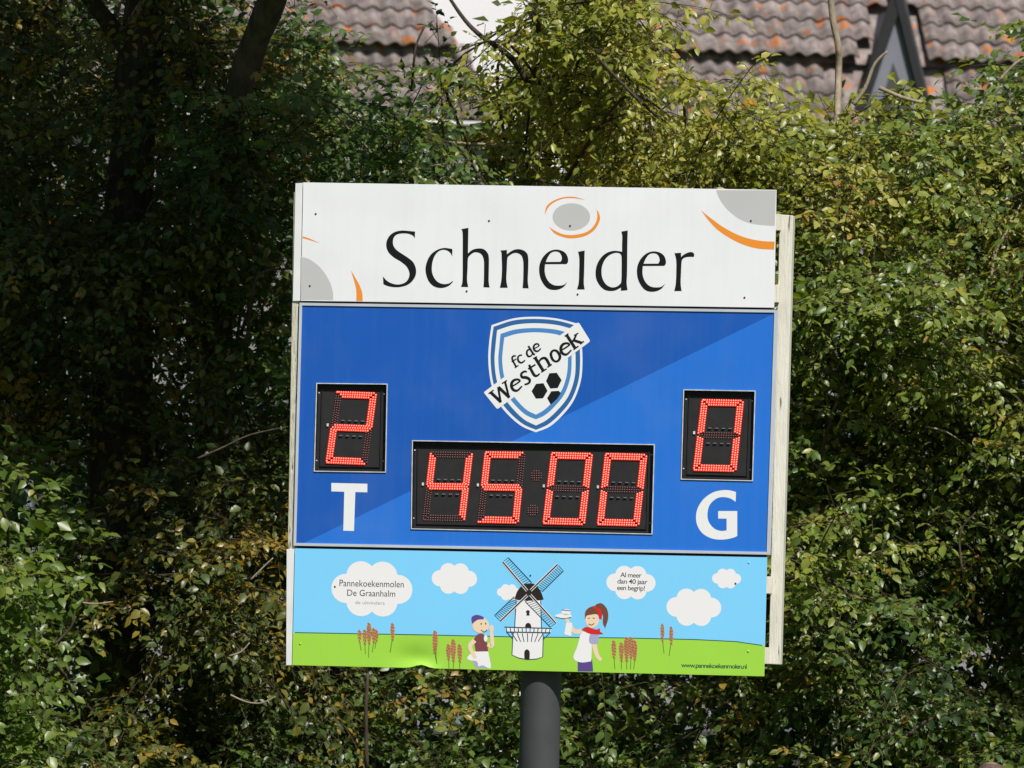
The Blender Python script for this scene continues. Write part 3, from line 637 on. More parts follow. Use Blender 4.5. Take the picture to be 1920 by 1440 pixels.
D.shape([(1583, 700, 1), (1588, 620), (1640, 575), (1710, 570), (1755, 630), (1750, 690, 1), (1700, 650), (1640, 655), (1600, 665)], PR_HAIR, 6, **Z8)
D.shape([(1640, 582, 1), (1690, 572), (1745, 610), (1752, 700, 1), (1722, 690, 1), (1710, 625), (1675, 592)], PR_RED, 7, **Z8)
D.shape([(1550, 800, 1), (1600, 775), (1690, 800), (1735, 788, 1), (1735, 820), (1770, 845, 1), (1700, 850), (1620, 840)], PR_RED, 7, **Z8)
D.stroke([(1620, 745), (1650, 757), (1675, 738)], 7, PR_BLACK, 8, **Z8); D.stroke([(1610, 690), (1632, 686)], 6, PR_BLACK, 8, **Z8); D.stroke([(1660, 686), (1682, 690)], 6, PR_BLACK, 8, **Z8)
D.build('waitress_picture', footer)
for x, y, h, w, lean in ((674, 1192, 24, 6, 3), (684, 1194, 28, 7, 1), (692, 1187, 40, 8.5, -1), (701, 1191, 28, 8, -3), (706, 1191, 22, 6, -3), (736, 1184, 33, 7, -4), (816, 1203, 42, 9, 4), (841, 1222, 30, 8, 1), (850, 1219, 42, 9, 0), (862, 1224, 34, 8, 0),
                         (1151, 1217, 34, 8, 2), (1165, 1222, 36, 8, 0), (1175, 1217, 46, 10, 0), (1183, 1214, 40, 9, -1), (1190, 1219, 38, 9, -2), (1242, 1186, 34, 6.5, 3), (1258.5, 1191, 34, 6.5, -4)):
    D = Decal(); D.stroke([(x, y + h * .4), (x + lean * .5, y + h * .75), (x + lean, min(y + h * 1.15, 1255))], 1.6, PR_STEM, 2)
    n = max(int(h / 5), 4)
    for k in range(n):
        t = (k + .5) / n; yy = y - h / 2 + h * t; ww = w * (0.45 + 0.55 * math.sin(math.pi * min(t * 1.1, 1) ** .8))
        D.ellipse(x - ww * .26, yy, ww * .34, h / n * .62, PR_WHEAT, 3, n=8, rot=.5); D.ellipse(x + ww * .26, yy + h / n * .3, ww * .34, h / n * .62, PR_WHEAT, 4, n=8, rot=-.5)
        D.stroke([(x - ww * .45, yy - 1), (x, yy + 1.2)], .9, PR_WHEATD, 5, smooth=False); D.stroke([(x + ww * .45, yy + 1), (x, yy + 2.6)], .9, PR_WHEATD, 5, smooth=False)
    D.build('wheat_picture', footer)
for x, y, r, m in ((563, 1207, .005, GRASS_PRINT), (628, 1100, .0042, HOLE), (1403, 1221, .0055, GRASS_PRINT), (1404, 1055, .0045, SKY_PRINT), (1379, 1094, .0042, HOLE), (994.5, 1079, .004, LINE_NAVY)): screw(x, y, footer, r, m)

# ================================================================== the houses behind
def roof_material():
    m = bpy.data.materials.new('weathered_roof_tile'); N, L, B = nodes(m)
    B.inputs['Roughness'].default_value = 0.85; B.inputs['Specular IOR Level'].default_value = 0.2
    ge = N.new('ShaderNodeNewGeometry'); pos = ge.outputs['Position']
    def nz(scale, detail=5):
        n = N.new('ShaderNodeTexNoise'); n.inputs['Scale'].default_value = scale; n.inputs['Detail'].default_value = detail; L.new(pos, n.inputs[0]); return n.outputs[0]
    cr = N.new('ShaderNodeValToRGB'); e = cr.color_ramp.elements
    e[0].position = 0.34; e[0].color = (0.150, 0.122, 0.114, 1); e[1].position = 0.68; e[1].color = (0.330, 0.285, 0.272, 1); L.new(nz(9, 8), cr.inputs[0])
    oi = N.new('ShaderNodeObjectInfo'); ov = N.new('ShaderNodeMapRange'); ov.inputs[3].default_value = 0.82; ov.inputs[4].default_value = 1.15; L.new(oi.outputs['Random'], ov.inputs[0])
    sc = N.new('ShaderNodeVectorMath'); sc.operation = 'SCALE'; L.new(cr.outputs[0], sc.inputs[0]); L.new(ov.outputs[0], sc.inputs['Scale'])
    # pale lichen, then orange lichen in round patches
    def patch(prev, scale, lo, hi, col):
        r = N.new('ShaderNodeMapRange'); r.inputs[1].default_value = lo; r.inputs[2].default_value = hi; L.new(nz(scale, 3), r.inputs[0])
        mx = N.new('ShaderNodeMix'); mx.data_type = 'RGBA'; L.new(r.outputs[0], mx.inputs[0]); L.new(prev, mx.inputs[6]); mx.inputs[7].default_value = (*col, 1); return mx.outputs[2]
    c = patch(sc.outputs[0], 14, 0.62, 0.74, (0.36, 0.34, 0.33)); c = patch(c, 7.5, 0.615, 0.665, (0.46, 0.155, 0.04)); c = patch(c, 3.1, 0.70, 0.74, (0.55, 0.25, 0.02))
    L.new(c, B.inputs['Base Color'])
    bp = N.new('ShaderNodeBump'); bp.inputs['Strength'].default_value = 0.5; bp.inputs['Distance'].default_value = 0.02; L.new(nz(45, 5), bp.inputs['Height']); L.new(bp.outputs[0], B.inputs['Normal'])
    return m
ROOF = roof_material()
WALL_GREY = mat('grey_lilac_render', (0.25, 0.24, 0.26), 0.85, 0.2, var=0.12, vscale=1.5, bump=0.3, bscale=40)
WALL_WHITE = mat('white_render', (0.78, 0.78, 0.80), 0.8, 0.2, var=0.05, vscale=1.0, bump=0.2, bscale=40)
GUTTER = mat('pale_gutter', (0.62, 0.63, 0.65), 0.5, 0.4, var=0.1)
FASCIA = mat('black_fascia', (0.012, 0.013, 0.015), 0.5, 0.4, var=0.2)
BLUE_GREY = mat('blue_grey_board', (0.17, 0.18, 0.215), 0.6, 0.3, var=0.12, vscale=3)
DULL_GLASS = mat('dull_window_glass', (0.055, 0.06, 0.05), 0.15, 0.5, var=0.2, vscale=2)
LEAD = mat('slate_ridge', (0.05, 0.05, 0.055), 0.7, 0.3, var=0.2)

TW, TAMP = 0.160, 0.046
def tile_mesh(length, wide):
    v, f = [], []; n = 10; th = 0.020
    for (yy, zz) in ((0.0, 0.040), (length, 0.0)):                    # lower end lifted: it lies on the next row
        for lay in (0, 1):
            for i in range(n + 1):
                x = wide * i / n; z = TAMP * (0.5 - 0.5 * math.cos(2 * math.pi * i / n)) * 1.0
                v.append((x, yy, zz + z - lay * th))
    k = n + 1
    for i in range(n):
        f += [(i, i + 1, 2 * k + i + 1, 2 * k + i), (k + i + 1, k + i, 3 * k + i, 3 * k + i + 1), (k + i, k + i + 1, i + 1, i)]
    f += [(0, 2 * k, 3 * k, k), (n, k + n, 3 * k + n, 2 * k + n)]
    me = bpy.data.meshes.new('roof_tile'); me.from_pydata(v, [], f); me.materials.append(ROOF)
    me.polygons.foreach_set('use_smooth', [True] * len(f)); return me
def house(px0, pyb, Y, width_px, label, hip=None, rows_up=3, rows_low=4, gutter=True, skip=None, dep=8.4):
    """house with a broken roof: pyb is the pixel height of the break's overhanging edge at px0"""
    O = at(px0, pyb, Y); sc = (Y + CAM_D) / F_PX; yw = math.radians(-9)
    root = empty('house', (O.x, O.y, 0), 0.0); root.rotation_euler = (0, 0, -yw); tag(root, label, 'house')
    # local: x right, y back, z up; the break is at (0,0,O.z)
    Z = O.z; W = width_px * sc / math.cos(yw); pu, pl = math.radians(43), math.radians(52); gu, gl = 0.250, 0.232
    mu, ml = tile_mesh(0.33, TW * 1.03), tile_mesh(0.30, TW * 1.03); n = int(W / TW); zl_top = Z - 0.035; yl = 0.13
    eave_z = zl_top - rows_low * gl * math.sin(pl) * 0.86; eave_y = yl - rows_low * gl * math.cos(pl) * 0.86
    def lim(z):                                                        # right-hand limit where a hip cuts the rows
        return W if hip is None else W - max(0.0, (z - eave_z)) * hip[0]
    zt = Z - .03 + (dep / 2 - .06) * math.tan(pu)
    roof = mesh_obj('roof', [(0, yl + .03, zl_top + .02), (lim(zl_top), yl + .03, zl_top + .02), (W, eave_y + .06, eave_z - .03), (0, eave_y + .06, eave_z - .03),
                             (0, .06, Z - .03), (lim(Z), .06, Z - .03), (lim(zt), dep / 2, zt), (0, dep / 2, zt), (0, dep, Z), (W, dep, Z), (W, dep, eave_z), (0, dep, eave_z)],
                    [(0, 1, 2, 3), (4, 5, 6, 7), (7, 6, 9, 8), (5, 1, 2, 10, 9, 6) if hip else (5, 6, 9), (8, 9, 10, 11), (4, 7, 8)], ROOF, root)
    jit = random.Random(px0)
    for r in range(rows_up):
        z0, y0 = Z + r * gu * math.sin(pu), r * gu * math.cos(pu)
        for i in range(n):
            x = i * TW
            if x + TW > lim(z0) + .02 or (skip and skip(x / sc + px0, r, True)): continue
            o = bpy.data.objects.new('roof_tile', mu); o.location = (x, y0, z0 + jit.uniform(-.002, .004)); o.rotation_euler = (pu - 0.0, 0, jit.uniform(-.006, .006)); link(o, roof)
    for r in range(rows_low):
        z0, y0 = zl_top - (r + 1) * gl * math.sin(pl) * .86, yl - (r + 1) * gl * math.cos(pl) * .86
        for i in range(n):
            x = i * TW
            if x + TW > lim(z0) + .02 or (skip and skip(x / sc + px0, r, False)): continue
            o = bpy.data.objects.new('roof_tile', ml); o.location = (x, y0 + jit.uniform(-.003, .003), z0); o.rotation_euler = (pl, 0, jit.uniform(-.008, .008)); link(o, roof)
    # rows above the picture, joined
    v, f = [], []
    for r in range(rows_up, int(dep / 2 / (gu * math.cos(pu))) - 1):
        z0, y0 = Z + r * gu * math.sin(pu), r * gu * math.cos(pu); R = Matrix.Rotation(pu, 3, 'X')
        for i in range(n):
            if i * TW + TW > lim(z0) + .02: continue
            b = len(v); v += [R @ Vector(q.co) + Vector((i * TW, y0, z0)) for q in mu.vertices]; f += [tuple(b + k for k in q.vertices) for q in mu.polygons]
    tag(mesh_obj('upper_roof_tiles', v, f, ROOF, roof, smooth=True), kind='stuff')
    if hip is not None:                                                # ridge tiles down the hip
        for k in range(26):
            z = eave_z + .16 + k * .17; yy = (eave_y + (z - eave_z) / math.tan(pl)) if z < Z else (z - Z) / math.tan(pu)
            x = lim(z); v, f = [], []
            tube(v, f, [(x + .03, yy + .0, z - .12), (x - hip[0] * .22 + .02, yy + .12, z + .10)], [.062, .055], 8); mesh_obj('hip_tile', v, f, ROOF, roof, smooth=True)
    if gutter:
        v, f = [], []; tube(v, f, [(0, eave_y - .02, eave_z - .02), (W + .02, eave_y - .02, eave_z - .02)], [.022] * 2, 8); mesh_obj('gutter', v, f, GUTTER, root, smooth=True)
    bm = bmesh.new(); box(bm, 0.1, W - .1, eave_y + .2, dep - .1, 0, eave_z - .02); bm_obj('wall', bm, WALL_GREY, root)
    # windows of the wall
    for k in range(3):
        xc = W * (k + .5) / 3
        for zc in (1.6, 4.4):
            bm = bmesh.new(); box(bm, xc - .7, xc + .7, eave_y + .165, eave_y + .215, zc - .65, zc + .65, .01); wd = bm_obj('window', bm, BLUE_GREY, root)
            for sx in (-1, 1):
                bm = bmesh.new(); box(bm, xc + sx * .34 - .29, xc + sx * .34 + .29, eave_y + .155, eave_y + .166, zc - .56, zc + .56); bm_obj('pane', bm, DULL_GLASS, wd)
    return root, O, sc, Z
house(60, 66, 50, 895, 'grey house whose hipped tiled roof shows left of the leafy treetop', hip=(0.62, 0))
R_ROOT, R_O, R_S, R_Z = house(1150, 97, 50, 905, 'grey house with a small pointed dormer and orange lichen on its roof tiles', gutter=True, dep=3.2,
                              skip=lambda px, r, up: (1622 - (1 - r) * 14 - (0 if up else 60) < px < 1735 + (0 if up else 26)) if (r > -1 and not (up and r > 2)) else False)
# dormer: pointed gable standing out of the right-hand roof
dv = R_ROOT
inv = (Matrix.Translation(R_ROOT.location) @ R_ROOT.rotation_euler.to_matrix().to_4x4()).inverted()
def HL(px, py, dep): return inv @ at(px, py, 50 + dep + (px - 1150) * R_S * math.tan(math.radians(9)))
def ext(name, pts, dep0, dep1, m, parent):
    a = [HL(x, y, dep0) for x, y in pts]; n = len(a); bk = [p + Vector((0, dep1 - dep0, 0)) for p in a]
    return mesh_obj(name, a + bk, [tuple(range(n))[::-1], tuple(range(n, 2 * n))] + [(i, (i + 1) % n, n + (i + 1) % n, n + i) for i in range(n)], m, parent)
dorm = ext('dormer', [(1680, 16), (1610, 214), (1736, 219)], -0.30, 0.9, BLUE_GREY, R_ROOT)
ext('fascia', [(1676, -10), (1690, -10), (1690, 8), (1622, 212), (1602, 212)], -0.36, -0.24, FASCIA, dorm)
ext('fascia', [(1677, -12), (1691, -12), (1748, 222), (1733, 222), (1680, 6)], -0.37, -0.25, FASCIA, dorm)
ext('window_pane', [(1675, 118), (1648, 212), (1710, 214)], -0.33, -0.29, DULL_GLASS, dorm)
ext('flashing', [(1748, 222), (1752, 222), (1696, -12), (1691, -12)], -0.34, 0.4, LEAD, dorm)
# white house farther back
WH = empty('white_house', at(930, 1440, 62)); WH.location.z = 0; tag(WH, 'white rendered house wall glimpsed between the two tiled roofs', 'house')
bm = bmesh.new(); prism(bm, [(-1.4, 0, 0), (1.8, 0, 0), (1.8, 0, 10.5), (-1.4, 0, 10.5)], [(-1.4, 6, 0), (1.8, 6, 0), (1.8, 6, 10.5), (-1.4, 6, 10.5)]); bm_obj('wall', bm, WALL_WHITE, WH)
mesh_obj('roof', [(-1.7, -.3, 10.4), (2.1, -.3, 10.4), (2.1, 3, 13), (-1.7, 3, 13), (-1.7, 6.3, 10.4), (2.1, 6.3, 10.4)], [(0, 1, 2, 3), (3, 2, 5, 4), (0, 3, 4), (1, 5, 2)], LEAD, WH)
bm = bmesh.new(); box(bm, -.5, .5, -.03, .02, 5.5, 6.8, .01); wd = bm_obj('window', bm, GUTTER, WH)
bm = bmesh.new(); box(bm, -.42, .42, -.04, -.03, 5.6, 6.7); bm_obj('pane', bm, DULL_GLASS, wd)

# ================================================================== trees and shrubs
def leaf_material(name, cols, trans=0.36):
    m = bpy.data.materials.new(name); N, L, B = nodes(m)
    at_ = N.new('ShaderNodeAttribute'); at_.attribute_name = 'tint'
    cr = N.new('ShaderNodeValToRGB'); cr.color_ramp.interpolation = 'LINEAR'; e = cr.color_ramp.elements
    while len(e) < len(cols): e.new(0.5)
    for k, (p, c) in enumerate(cols): e[k].position = p; e[k].color = (*c, 1)
    L.new(at_.outputs['Fac'], cr.inputs[0]); L.new(cr.outputs[0], B.inputs['Base Color'])
    B.inputs['Roughness'].default_value = 0.38; B.inputs['Specular IOR Level'].default_value = 0.52
    tr = N.new('ShaderNodeBsdfTranslucent')
    hs = N.new('ShaderNodeHueSaturation'); hs.inputs['Hue'].default_value = 0.485; hs.inputs['Saturation'].default_value = 1.15; hs.inputs['Value'].default_value = 1.9
    L.new(cr.outputs[0], hs.inputs['Color']); L.new(hs.outputs[0], tr.inputs[0])
    mx = N.new('ShaderNodeMixShader'); mx.inputs[0].default_value = trans
    L.new(B.outputs[0], mx.inputs[1]); L.new(tr.outputs[0], mx.inputs[2]); L.new(mx.outputs[0], N['Material Output'].inputs[0]); return m
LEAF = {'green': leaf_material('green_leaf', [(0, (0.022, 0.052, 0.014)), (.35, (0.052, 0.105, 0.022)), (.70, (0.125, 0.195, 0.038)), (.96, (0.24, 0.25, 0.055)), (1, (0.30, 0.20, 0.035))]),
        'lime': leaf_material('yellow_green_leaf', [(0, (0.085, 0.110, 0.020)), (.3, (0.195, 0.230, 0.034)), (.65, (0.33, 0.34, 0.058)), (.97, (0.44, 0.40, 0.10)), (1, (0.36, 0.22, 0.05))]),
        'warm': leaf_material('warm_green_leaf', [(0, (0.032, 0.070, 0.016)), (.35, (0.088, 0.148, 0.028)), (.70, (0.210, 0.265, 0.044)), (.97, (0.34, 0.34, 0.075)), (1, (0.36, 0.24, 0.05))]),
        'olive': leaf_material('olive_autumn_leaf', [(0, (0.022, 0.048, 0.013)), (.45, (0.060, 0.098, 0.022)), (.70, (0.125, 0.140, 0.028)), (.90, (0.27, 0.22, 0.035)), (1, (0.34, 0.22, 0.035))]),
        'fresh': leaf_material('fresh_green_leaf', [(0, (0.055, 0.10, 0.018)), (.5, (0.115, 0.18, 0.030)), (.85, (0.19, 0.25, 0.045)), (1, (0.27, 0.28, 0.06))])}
BARK = mat('grey_brown_bark', (0.075, 0.058, 0.045), 0.9, 0.15, var=0.45, vscale=12, stretch=(3, 3, 0.6), bump=0.9, bscale=30)
BARK_LIT = mat('sunlit_greyish_bark', (0.10, 0.08, 0.06), 0.9, 0.15, var=0.45, vscale=9, stretch=(3, 3, 0.6), bump=0.9, bscale=30)  # bark colour lightened to suggest sun on the leaning trunk
BARK_PALE = mat('pale_tan_bark', (0.30, 0.25, 0.18), 0.85, 0.2, var=0.3, vscale=14, stretch=(2, 2, 0.8), bump=0.6, bscale=40)
TWIG = mat('brown_twig', (0.055, 0.045, 0.022), 0.8, 0.2, var=0.3, vscale=20)

class VNoise:
    def __init__(self, seed, n=32): self.g = np.random.default_rng(seed).random((n, n, n)); self.n = n
    def __call__(self, p, scale):
        q = p / scale; i = np.floor(q).astype(int); f = q - i; f = f * f * (3 - 2 * f); n = self.n; r = 0
        for a in (0, 1):
            for b in (0, 1):
                for c in (0, 1):
                    w = (f[:, 0] if a else 1 - f[:, 0]) * (f[:, 1] if b else 1 - f[:, 1]) * (f[:, 2] if c else 1 - f[:, 2])
                    r = r + w * self.g[(i[:, 0] + a) % n, (i[:, 1] + b) % n, (i[:, 2] + c) % n]
        return r
VN = VNoise(5); VN2 = VNoise(9)
def norm(a): return a / np.maximum(np.linalg.norm(a, axis=-1, keepdims=True), 1e-9)
CAMn, FW, RT, UPn = (np.array(v) for v in (CAM, fwd, RIGHT, UP))
def at_np(px, py, Y):
    d = FW + RT * ((px[:, None] - 960) / F_PX) + UPn * ((720 - py[:, None]) / F_PX)
    return CAMn + d * ((Y - CAMn[1]) / d[:, 1])[:, None]
def to_px(P):
    d = P - CAMn; z = d @ FW; return 960 + F_PX * (d @ RT) / z, 720 - F_PX * (d @ UPn) / z

# the leaf as vertices in (along, across, up): a pointed oval folded along its midrib, tip bent down
LEAF_V = np.array([(0, 0, 0), (.30, .27, .07), (.66, .23, .03), (1, 0, -.16), (.66, -.23, .03), (.30, -.27, .07), (.30, 0, 0), (.68, 0, -.06)])
LEAF_F = [(0, 6, 1), (6, 7, 2, 1), (7, 3, 2), (0, 5, 6), (5, 4, 7, 6), (4, 3, 7)]
SIMPLE_V = np.array([(0, 0, 0), (.45, .34, .08), (1, 0, -.10), (.45, -.34, .08)]); SIMPLE_F = [(0, 2, 1), (0, 3, 2)]
def leaves_mesh(name, pos, axis, nrm, size, wid, tint, m, simple=False):
    V, Fc = (SIMPLE_V, SIMPLE_F) if simple else (LEAF_V, LEAF_F)
    n = len(pos); side = np.cross(nrm, axis); nrm = np.cross(axis, side)
    co = pos[:, None, :] + size[:, None, None] * (V[None, :, 0:1] * axis[:, None, :] + V[None, :, 1:2] * side[:, None, :] * wid[:, None, None] + V[None, :, 2:3] * nrm[:, None, :])
    k = len(V); co = co.reshape(-1, 3)
    lv = [i for f in Fc for i in f]; lt = [len(f) for f in Fc]
    loops = (np.arange(n)[:, None] * k + np.array(lv)[None, :]).ravel()
    tot = np.tile(np.array(lt), n); st = np.concatenate([[0], np.cumsum(tot)[:-1]])
    me = bpy.data.meshes.new(name); me.vertices.add(n * k); me.vertices.foreach_set('co', co.ravel().astype(np.float32))
    me.loops.add(len(loops)); me.loops.foreach_set('vertex_index', loops.astype(np.int32))
    me.polygons.add(len(tot)); me.polygons.foreach_set('loop_start', st.astype(np.int32)); me.polygons.foreach_set('loop_total', tot.astype(np.int32))
    me.update(calc_edges=True); a = me.attributes.new('tint', 'FLOAT', 'POINT'); a.data.foreach_set('value', np.repeat(tint, k).astype(np.float32))
    me.materials.append(m); return me
def sprays(base, direc, length, leaf, spacing, droop, rg, face):
    """leaves set alternately along bent twigs; returns per-leaf arrays and the twig polylines"""
    n = len(base); cnt = np.maximum((length / spacing).astype(int), 4); idx = np.repeat(np.arange(n), cnt)
    first = np.concatenate([[0], np.cumsum(cnt)[:-1]]); j = np.arange(len(idx)) - np.repeat(first, cnt); t = (j + .6) / cnt[idx]
    D_ = direc[idx]; Ln = length[idx]; dr = droop[idx]
    down = np.array([0, 0, -1.0])
    pos = base[idx] + D_ * (t * Ln)[:, None] + down * (dr * Ln * t * t)[:, None]
    tan = norm(D_ + down * (2 * dr * t)[:, None])
    up = norm(np.array([0, -.35, 1.0]) + rg.normal(0, .25, (len(idx), 3)))
    side = norm(np.cross(tan, up)); sg = np.where(j % 2 == 0, 1.0, -1.0)[:, None]
    ax = norm(tan * .55 + side * sg * .85 + down * .22 + rg.normal(0, .28, (len(idx), 3)))
    last = j == cnt[idx] - 1; ax[last] = norm(tan[last] + rg.normal(0, .2, (last.sum(), 3)))
    nr = norm(face + rg.normal(0, .48, (len(idx), 3))); nr = norm(nr - ax * (nr * ax).sum(1)[:, None])
    size = leaf[idx] * (.42 + 1.05 * rg.random(len(idx)) ** 1.2) * np.where(t > .85, .8, 1.0); wid = rg.uniform(.85, 1.25, len(idx))
    pos = pos + rg.normal(0, .006, pos.shape)
    return idx, pos, ax, nr, size, wid, t

def top_profile(px):
    xs = [-400, 330, 380, 430, 470, 520, 560, 610, 660, 720, 780, 860, 930, 960, 985, 1040, 1180, 1215, 1245, 1300, 1380, 1440, 1500, 1580, 1640, 1700, 1750, 1800, 1870, 1900, 1960, 2400]
    ys = [-900, -900, -20, 100, 115, 0, 5, 70, 150, 195, 235, 258, 185, 85, 30, -50, -50, 70, 178, 205, 208, 195, 208, 212, 225, 238, 228, 208, 172, 100, 0, -200]
    return np.interp(px, xs, ys)
# plants: name, label, category, (px, py) centre, weight radii, leaf kind, leaf length, droop, density
PL = [
 ('shade_tree', 'large shaded tree with olive and golden leaves filling the upper left', 'tree', (170, 250), (330, 520), 'olive', .046),
 ('leaning_tree', 'dark green tree with a leaning trunk just left of the board top', 'tree', (470, 300), (170, 420), 'green', .046),
 ('dark_shrub', 'dark round-leaved shrub growing above the left half of the board', 'shrub', (740, 300), (220, 170), 'green', .052),
 ('tall_shrub', 'tall yellow-green shrub rising between the two tiled roofs above the board', 'shrub', (1090, 170), (190, 260), 'lime', .046),
 ('sunlit_shrub', 'yellow-green sunlit shrub below the pointed dormer', 'shrub', (1420, 260), (240, 200), 'lime', .046),
 ('hedge_shrub', 'dense green shrub beside the cream post of the board', 'shrub', (1600, 720), (200, 380), 'warm', .046),
 ('hedge_shrub', 'dense green shrub at the right edge with pale bare twigs', 'shrub', (1860, 560), (220, 420), 'warm', .046),
 ('hedge_shrub', 'glossy green shrub in the lower right corner behind the bald head', 'shrub', (1700, 1330), (380, 260), 'green', .046),
 ('low_shrub', 'shaded shrub with glinting leaves on both sides of the grey pole', 'shrub', (950, 1390), (500, 260), 'green', .046),
 ('bright_bush', 'bright fresh green bush at the lower left edge', 'bush', (10, 1105), (115, 175), 'fresh', .055),
 ('autumn_shrub', 'olive and yellow tinged shrub between the bright bush and the lower panel', 'shrub', (390, 1140), (230, 330), 'olive', .046),
]
CEN = np.array([p[3] for p in PL], float); RAD = np.array([p[4] for p in PL], float)
YOFF = np.array([1.2, 1.0, .6, .5, .2, 0, .1, -.2, .5, -1.0, .6])
# ---- twig bases through the hedge's volume
def sample(n, seed, x_rng=(-260, 2180), y_rng=(-130, 1620), deep=False):
    rg = np.random.default_rng(seed)
    px = rg.uniform(*x_rng, n); py = rg.uniform(*y_rng, n)
    P0 = np.stack([px / 100, py / 100, np.zeros(n)], 1)
    d2 = (((px[:, None] + (VN(P0, 1.1)[:, None] - .5) * 130 - CEN[None, :, 0]) / RAD[None, :, 0]) ** 2 + ((py[:, None] + (VN2(P0, 1.1)[:, None] - .5) * 130 - CEN[None, :, 1]) / RAD[None, :, 1]) ** 2)
    own = np.argmin(d2, 1)
    front = 3.7 + YOFF[own] + (VN(P0, 1.9) - .5) * 2.3 + (VN2(P0, .75) - .5) * .9
    dep = rg.exponential(.42, n) if not deep else np.where(np.isin(own, (0, 1, 8, 10)), rg.uniform(1.5, 3.6, n), rg.uniform(.8, 3.4, n))
    Y = front + np.minimum(dep, 3.6); P = at_np(px, py, Y)
    edge = top_profile(px) + (VN(P0, .45) - .5) * 70
    dens = VN2(P, .42) * .65 + VN(P, .19) * .35                     # clumps and gaps
    big = VN(P0 + 3.7, 1.35) * .6 + VN2(P0 + 9.1, 2.4) * .4; dens = dens + (np.clip(big, .25, .6) - .47) * np.array([.75, .75, .6, .3, .3, .8, .8, .95, .8, .8, .9])[own]
    thr = np.array([.485, .475, .455, .42, .42, .43, .43, .45, .52, .485, .525])[own]
    if deep: thr = thr - .22; edge = edge + 55
    keep = (py > edge) & (dens > thr + rg.normal(0, .03, n))
    for gx, gy, gr in ((352, 415, 40), (455, 545, 46), (385, 265, 36), (1640, 1048, 50), (1848, 1262, 60), (1645, 640, 20), (1560, 440, 30), (1800, 1290, 30), (1390, 300, 14), (1250, 260, 16), (432, 240, 42), (452, 150, 34), (480, 80, 34), (512, 10, 34), (250, 250, 46), (245, 330, 42), (1556, 430, 30), (1566, 120, 20)):   # holes that let the wall behind show
        keep &= ~((((px - gx) / gr) ** 2 + ((py - gy) / gr) ** 2 < 1.0) & (rg.random(n) < .93))
    hid = (px > 590) & (px < 1420) & (py > 375) & (py < 1225); keep &= ~(hid & (rg.random(n) > .10))
    return P[keep], own[keep], rg, px[keep], py[keep], Y[keep] - front[keep]
FACE = norm(np.array([[.10, -.42, .86]]))[0]
foliage = [[] for _ in PL]; twigs = [[] for _ in PL]
P, own, rg, px_, py_, dep_ = sample(15000, 21)
nT = len(P); dirs = norm(np.array([0, -.55, .18]) + rg.normal(0, .62, (nT, 3))); ln = rg.uniform(.14, .36, nT); lift = np.zeros(nT)
# boughs: long arching shoots with twigs set to both sides
Pb, ob_, rgb_, _, _, db_ = sample(3300, 77)
nB = len(Pb); bd = norm(np.array([0, -.42, .16]) + rgb_.normal(0, 1, (nB, 3)) * np.array([.85, .35, .38])); bl = rgb_.uniform(.40, .95, nB) * np.where(ob_ == 9, .6, 1.0); bdr = rgb_.uniform(.15, .6, nB); KT = 11
tq = np.tile(np.linspace(.12, 1, KT), nB); bi = np.repeat(np.arange(nB), KT); dn_ = np.array([0, 0, -1.0])
bp_ = Pb[bi] + bd[bi] * (bl[bi] * tq)[:, None] + dn_ * (bdr[bi] * bl[bi] * tq ** 2)[:, None]; bt = norm(bd[bi] + dn_ * (2 * bdr[bi] * tq)[:, None])
bs = norm(np.cross(bt, np.array([0, -.2, 1.0]))) * np.where(np.arange(len(bi)) % 2 == 0, 1, -1)[:, None]
bdir = norm(bt * .75 + bs * .7 + rgb_.normal(0, .2, (len(bi), 3))); lastb = tq > .99; bdir[lastb] = bt[lastb]
bln = rgb_.uniform(.10, .26, len(bi)) * (1.25 - .6 * tq)
P = np.concatenate([P, bp_]); own = np.concatenate([own, ob_[bi]]); dep_ = np.concatenate([dep_, db_[bi]]); dirs = np.concatenate([dirs, bdir]); ln = np.concatenate([ln, bln])
lift = np.concatenate([lift, rgb_.normal(.08, .12, nB)[bi]]); nT = len(P)
leaflen = np.array([p[6] for p in PL])[own]; droop = rg.uniform(.05, .55, nT)
idx, pos, ax, nr, sz, wd_, tt = sprays(P, dirs, ln, leaflen, .026, droop, rg, FACE)
own_l = own[idx]; tone = np.clip(VN(P, .55)[idx] * .75 + rg.normal(.10, .15, len(idx)) + lift[idx] + np.where(own_l == 0, .05, np.where(own_l == 10, -.06, 0)), 0, 1)
# an extra scatter of turned leaves in patches
patch_ = VN2(P + 7.3, .7)[idx]; tone = np.where((patch_ > .62) & np.isin(own_l, (0, 6, 10)), np.clip(tone + .20, 0, .97), tone)
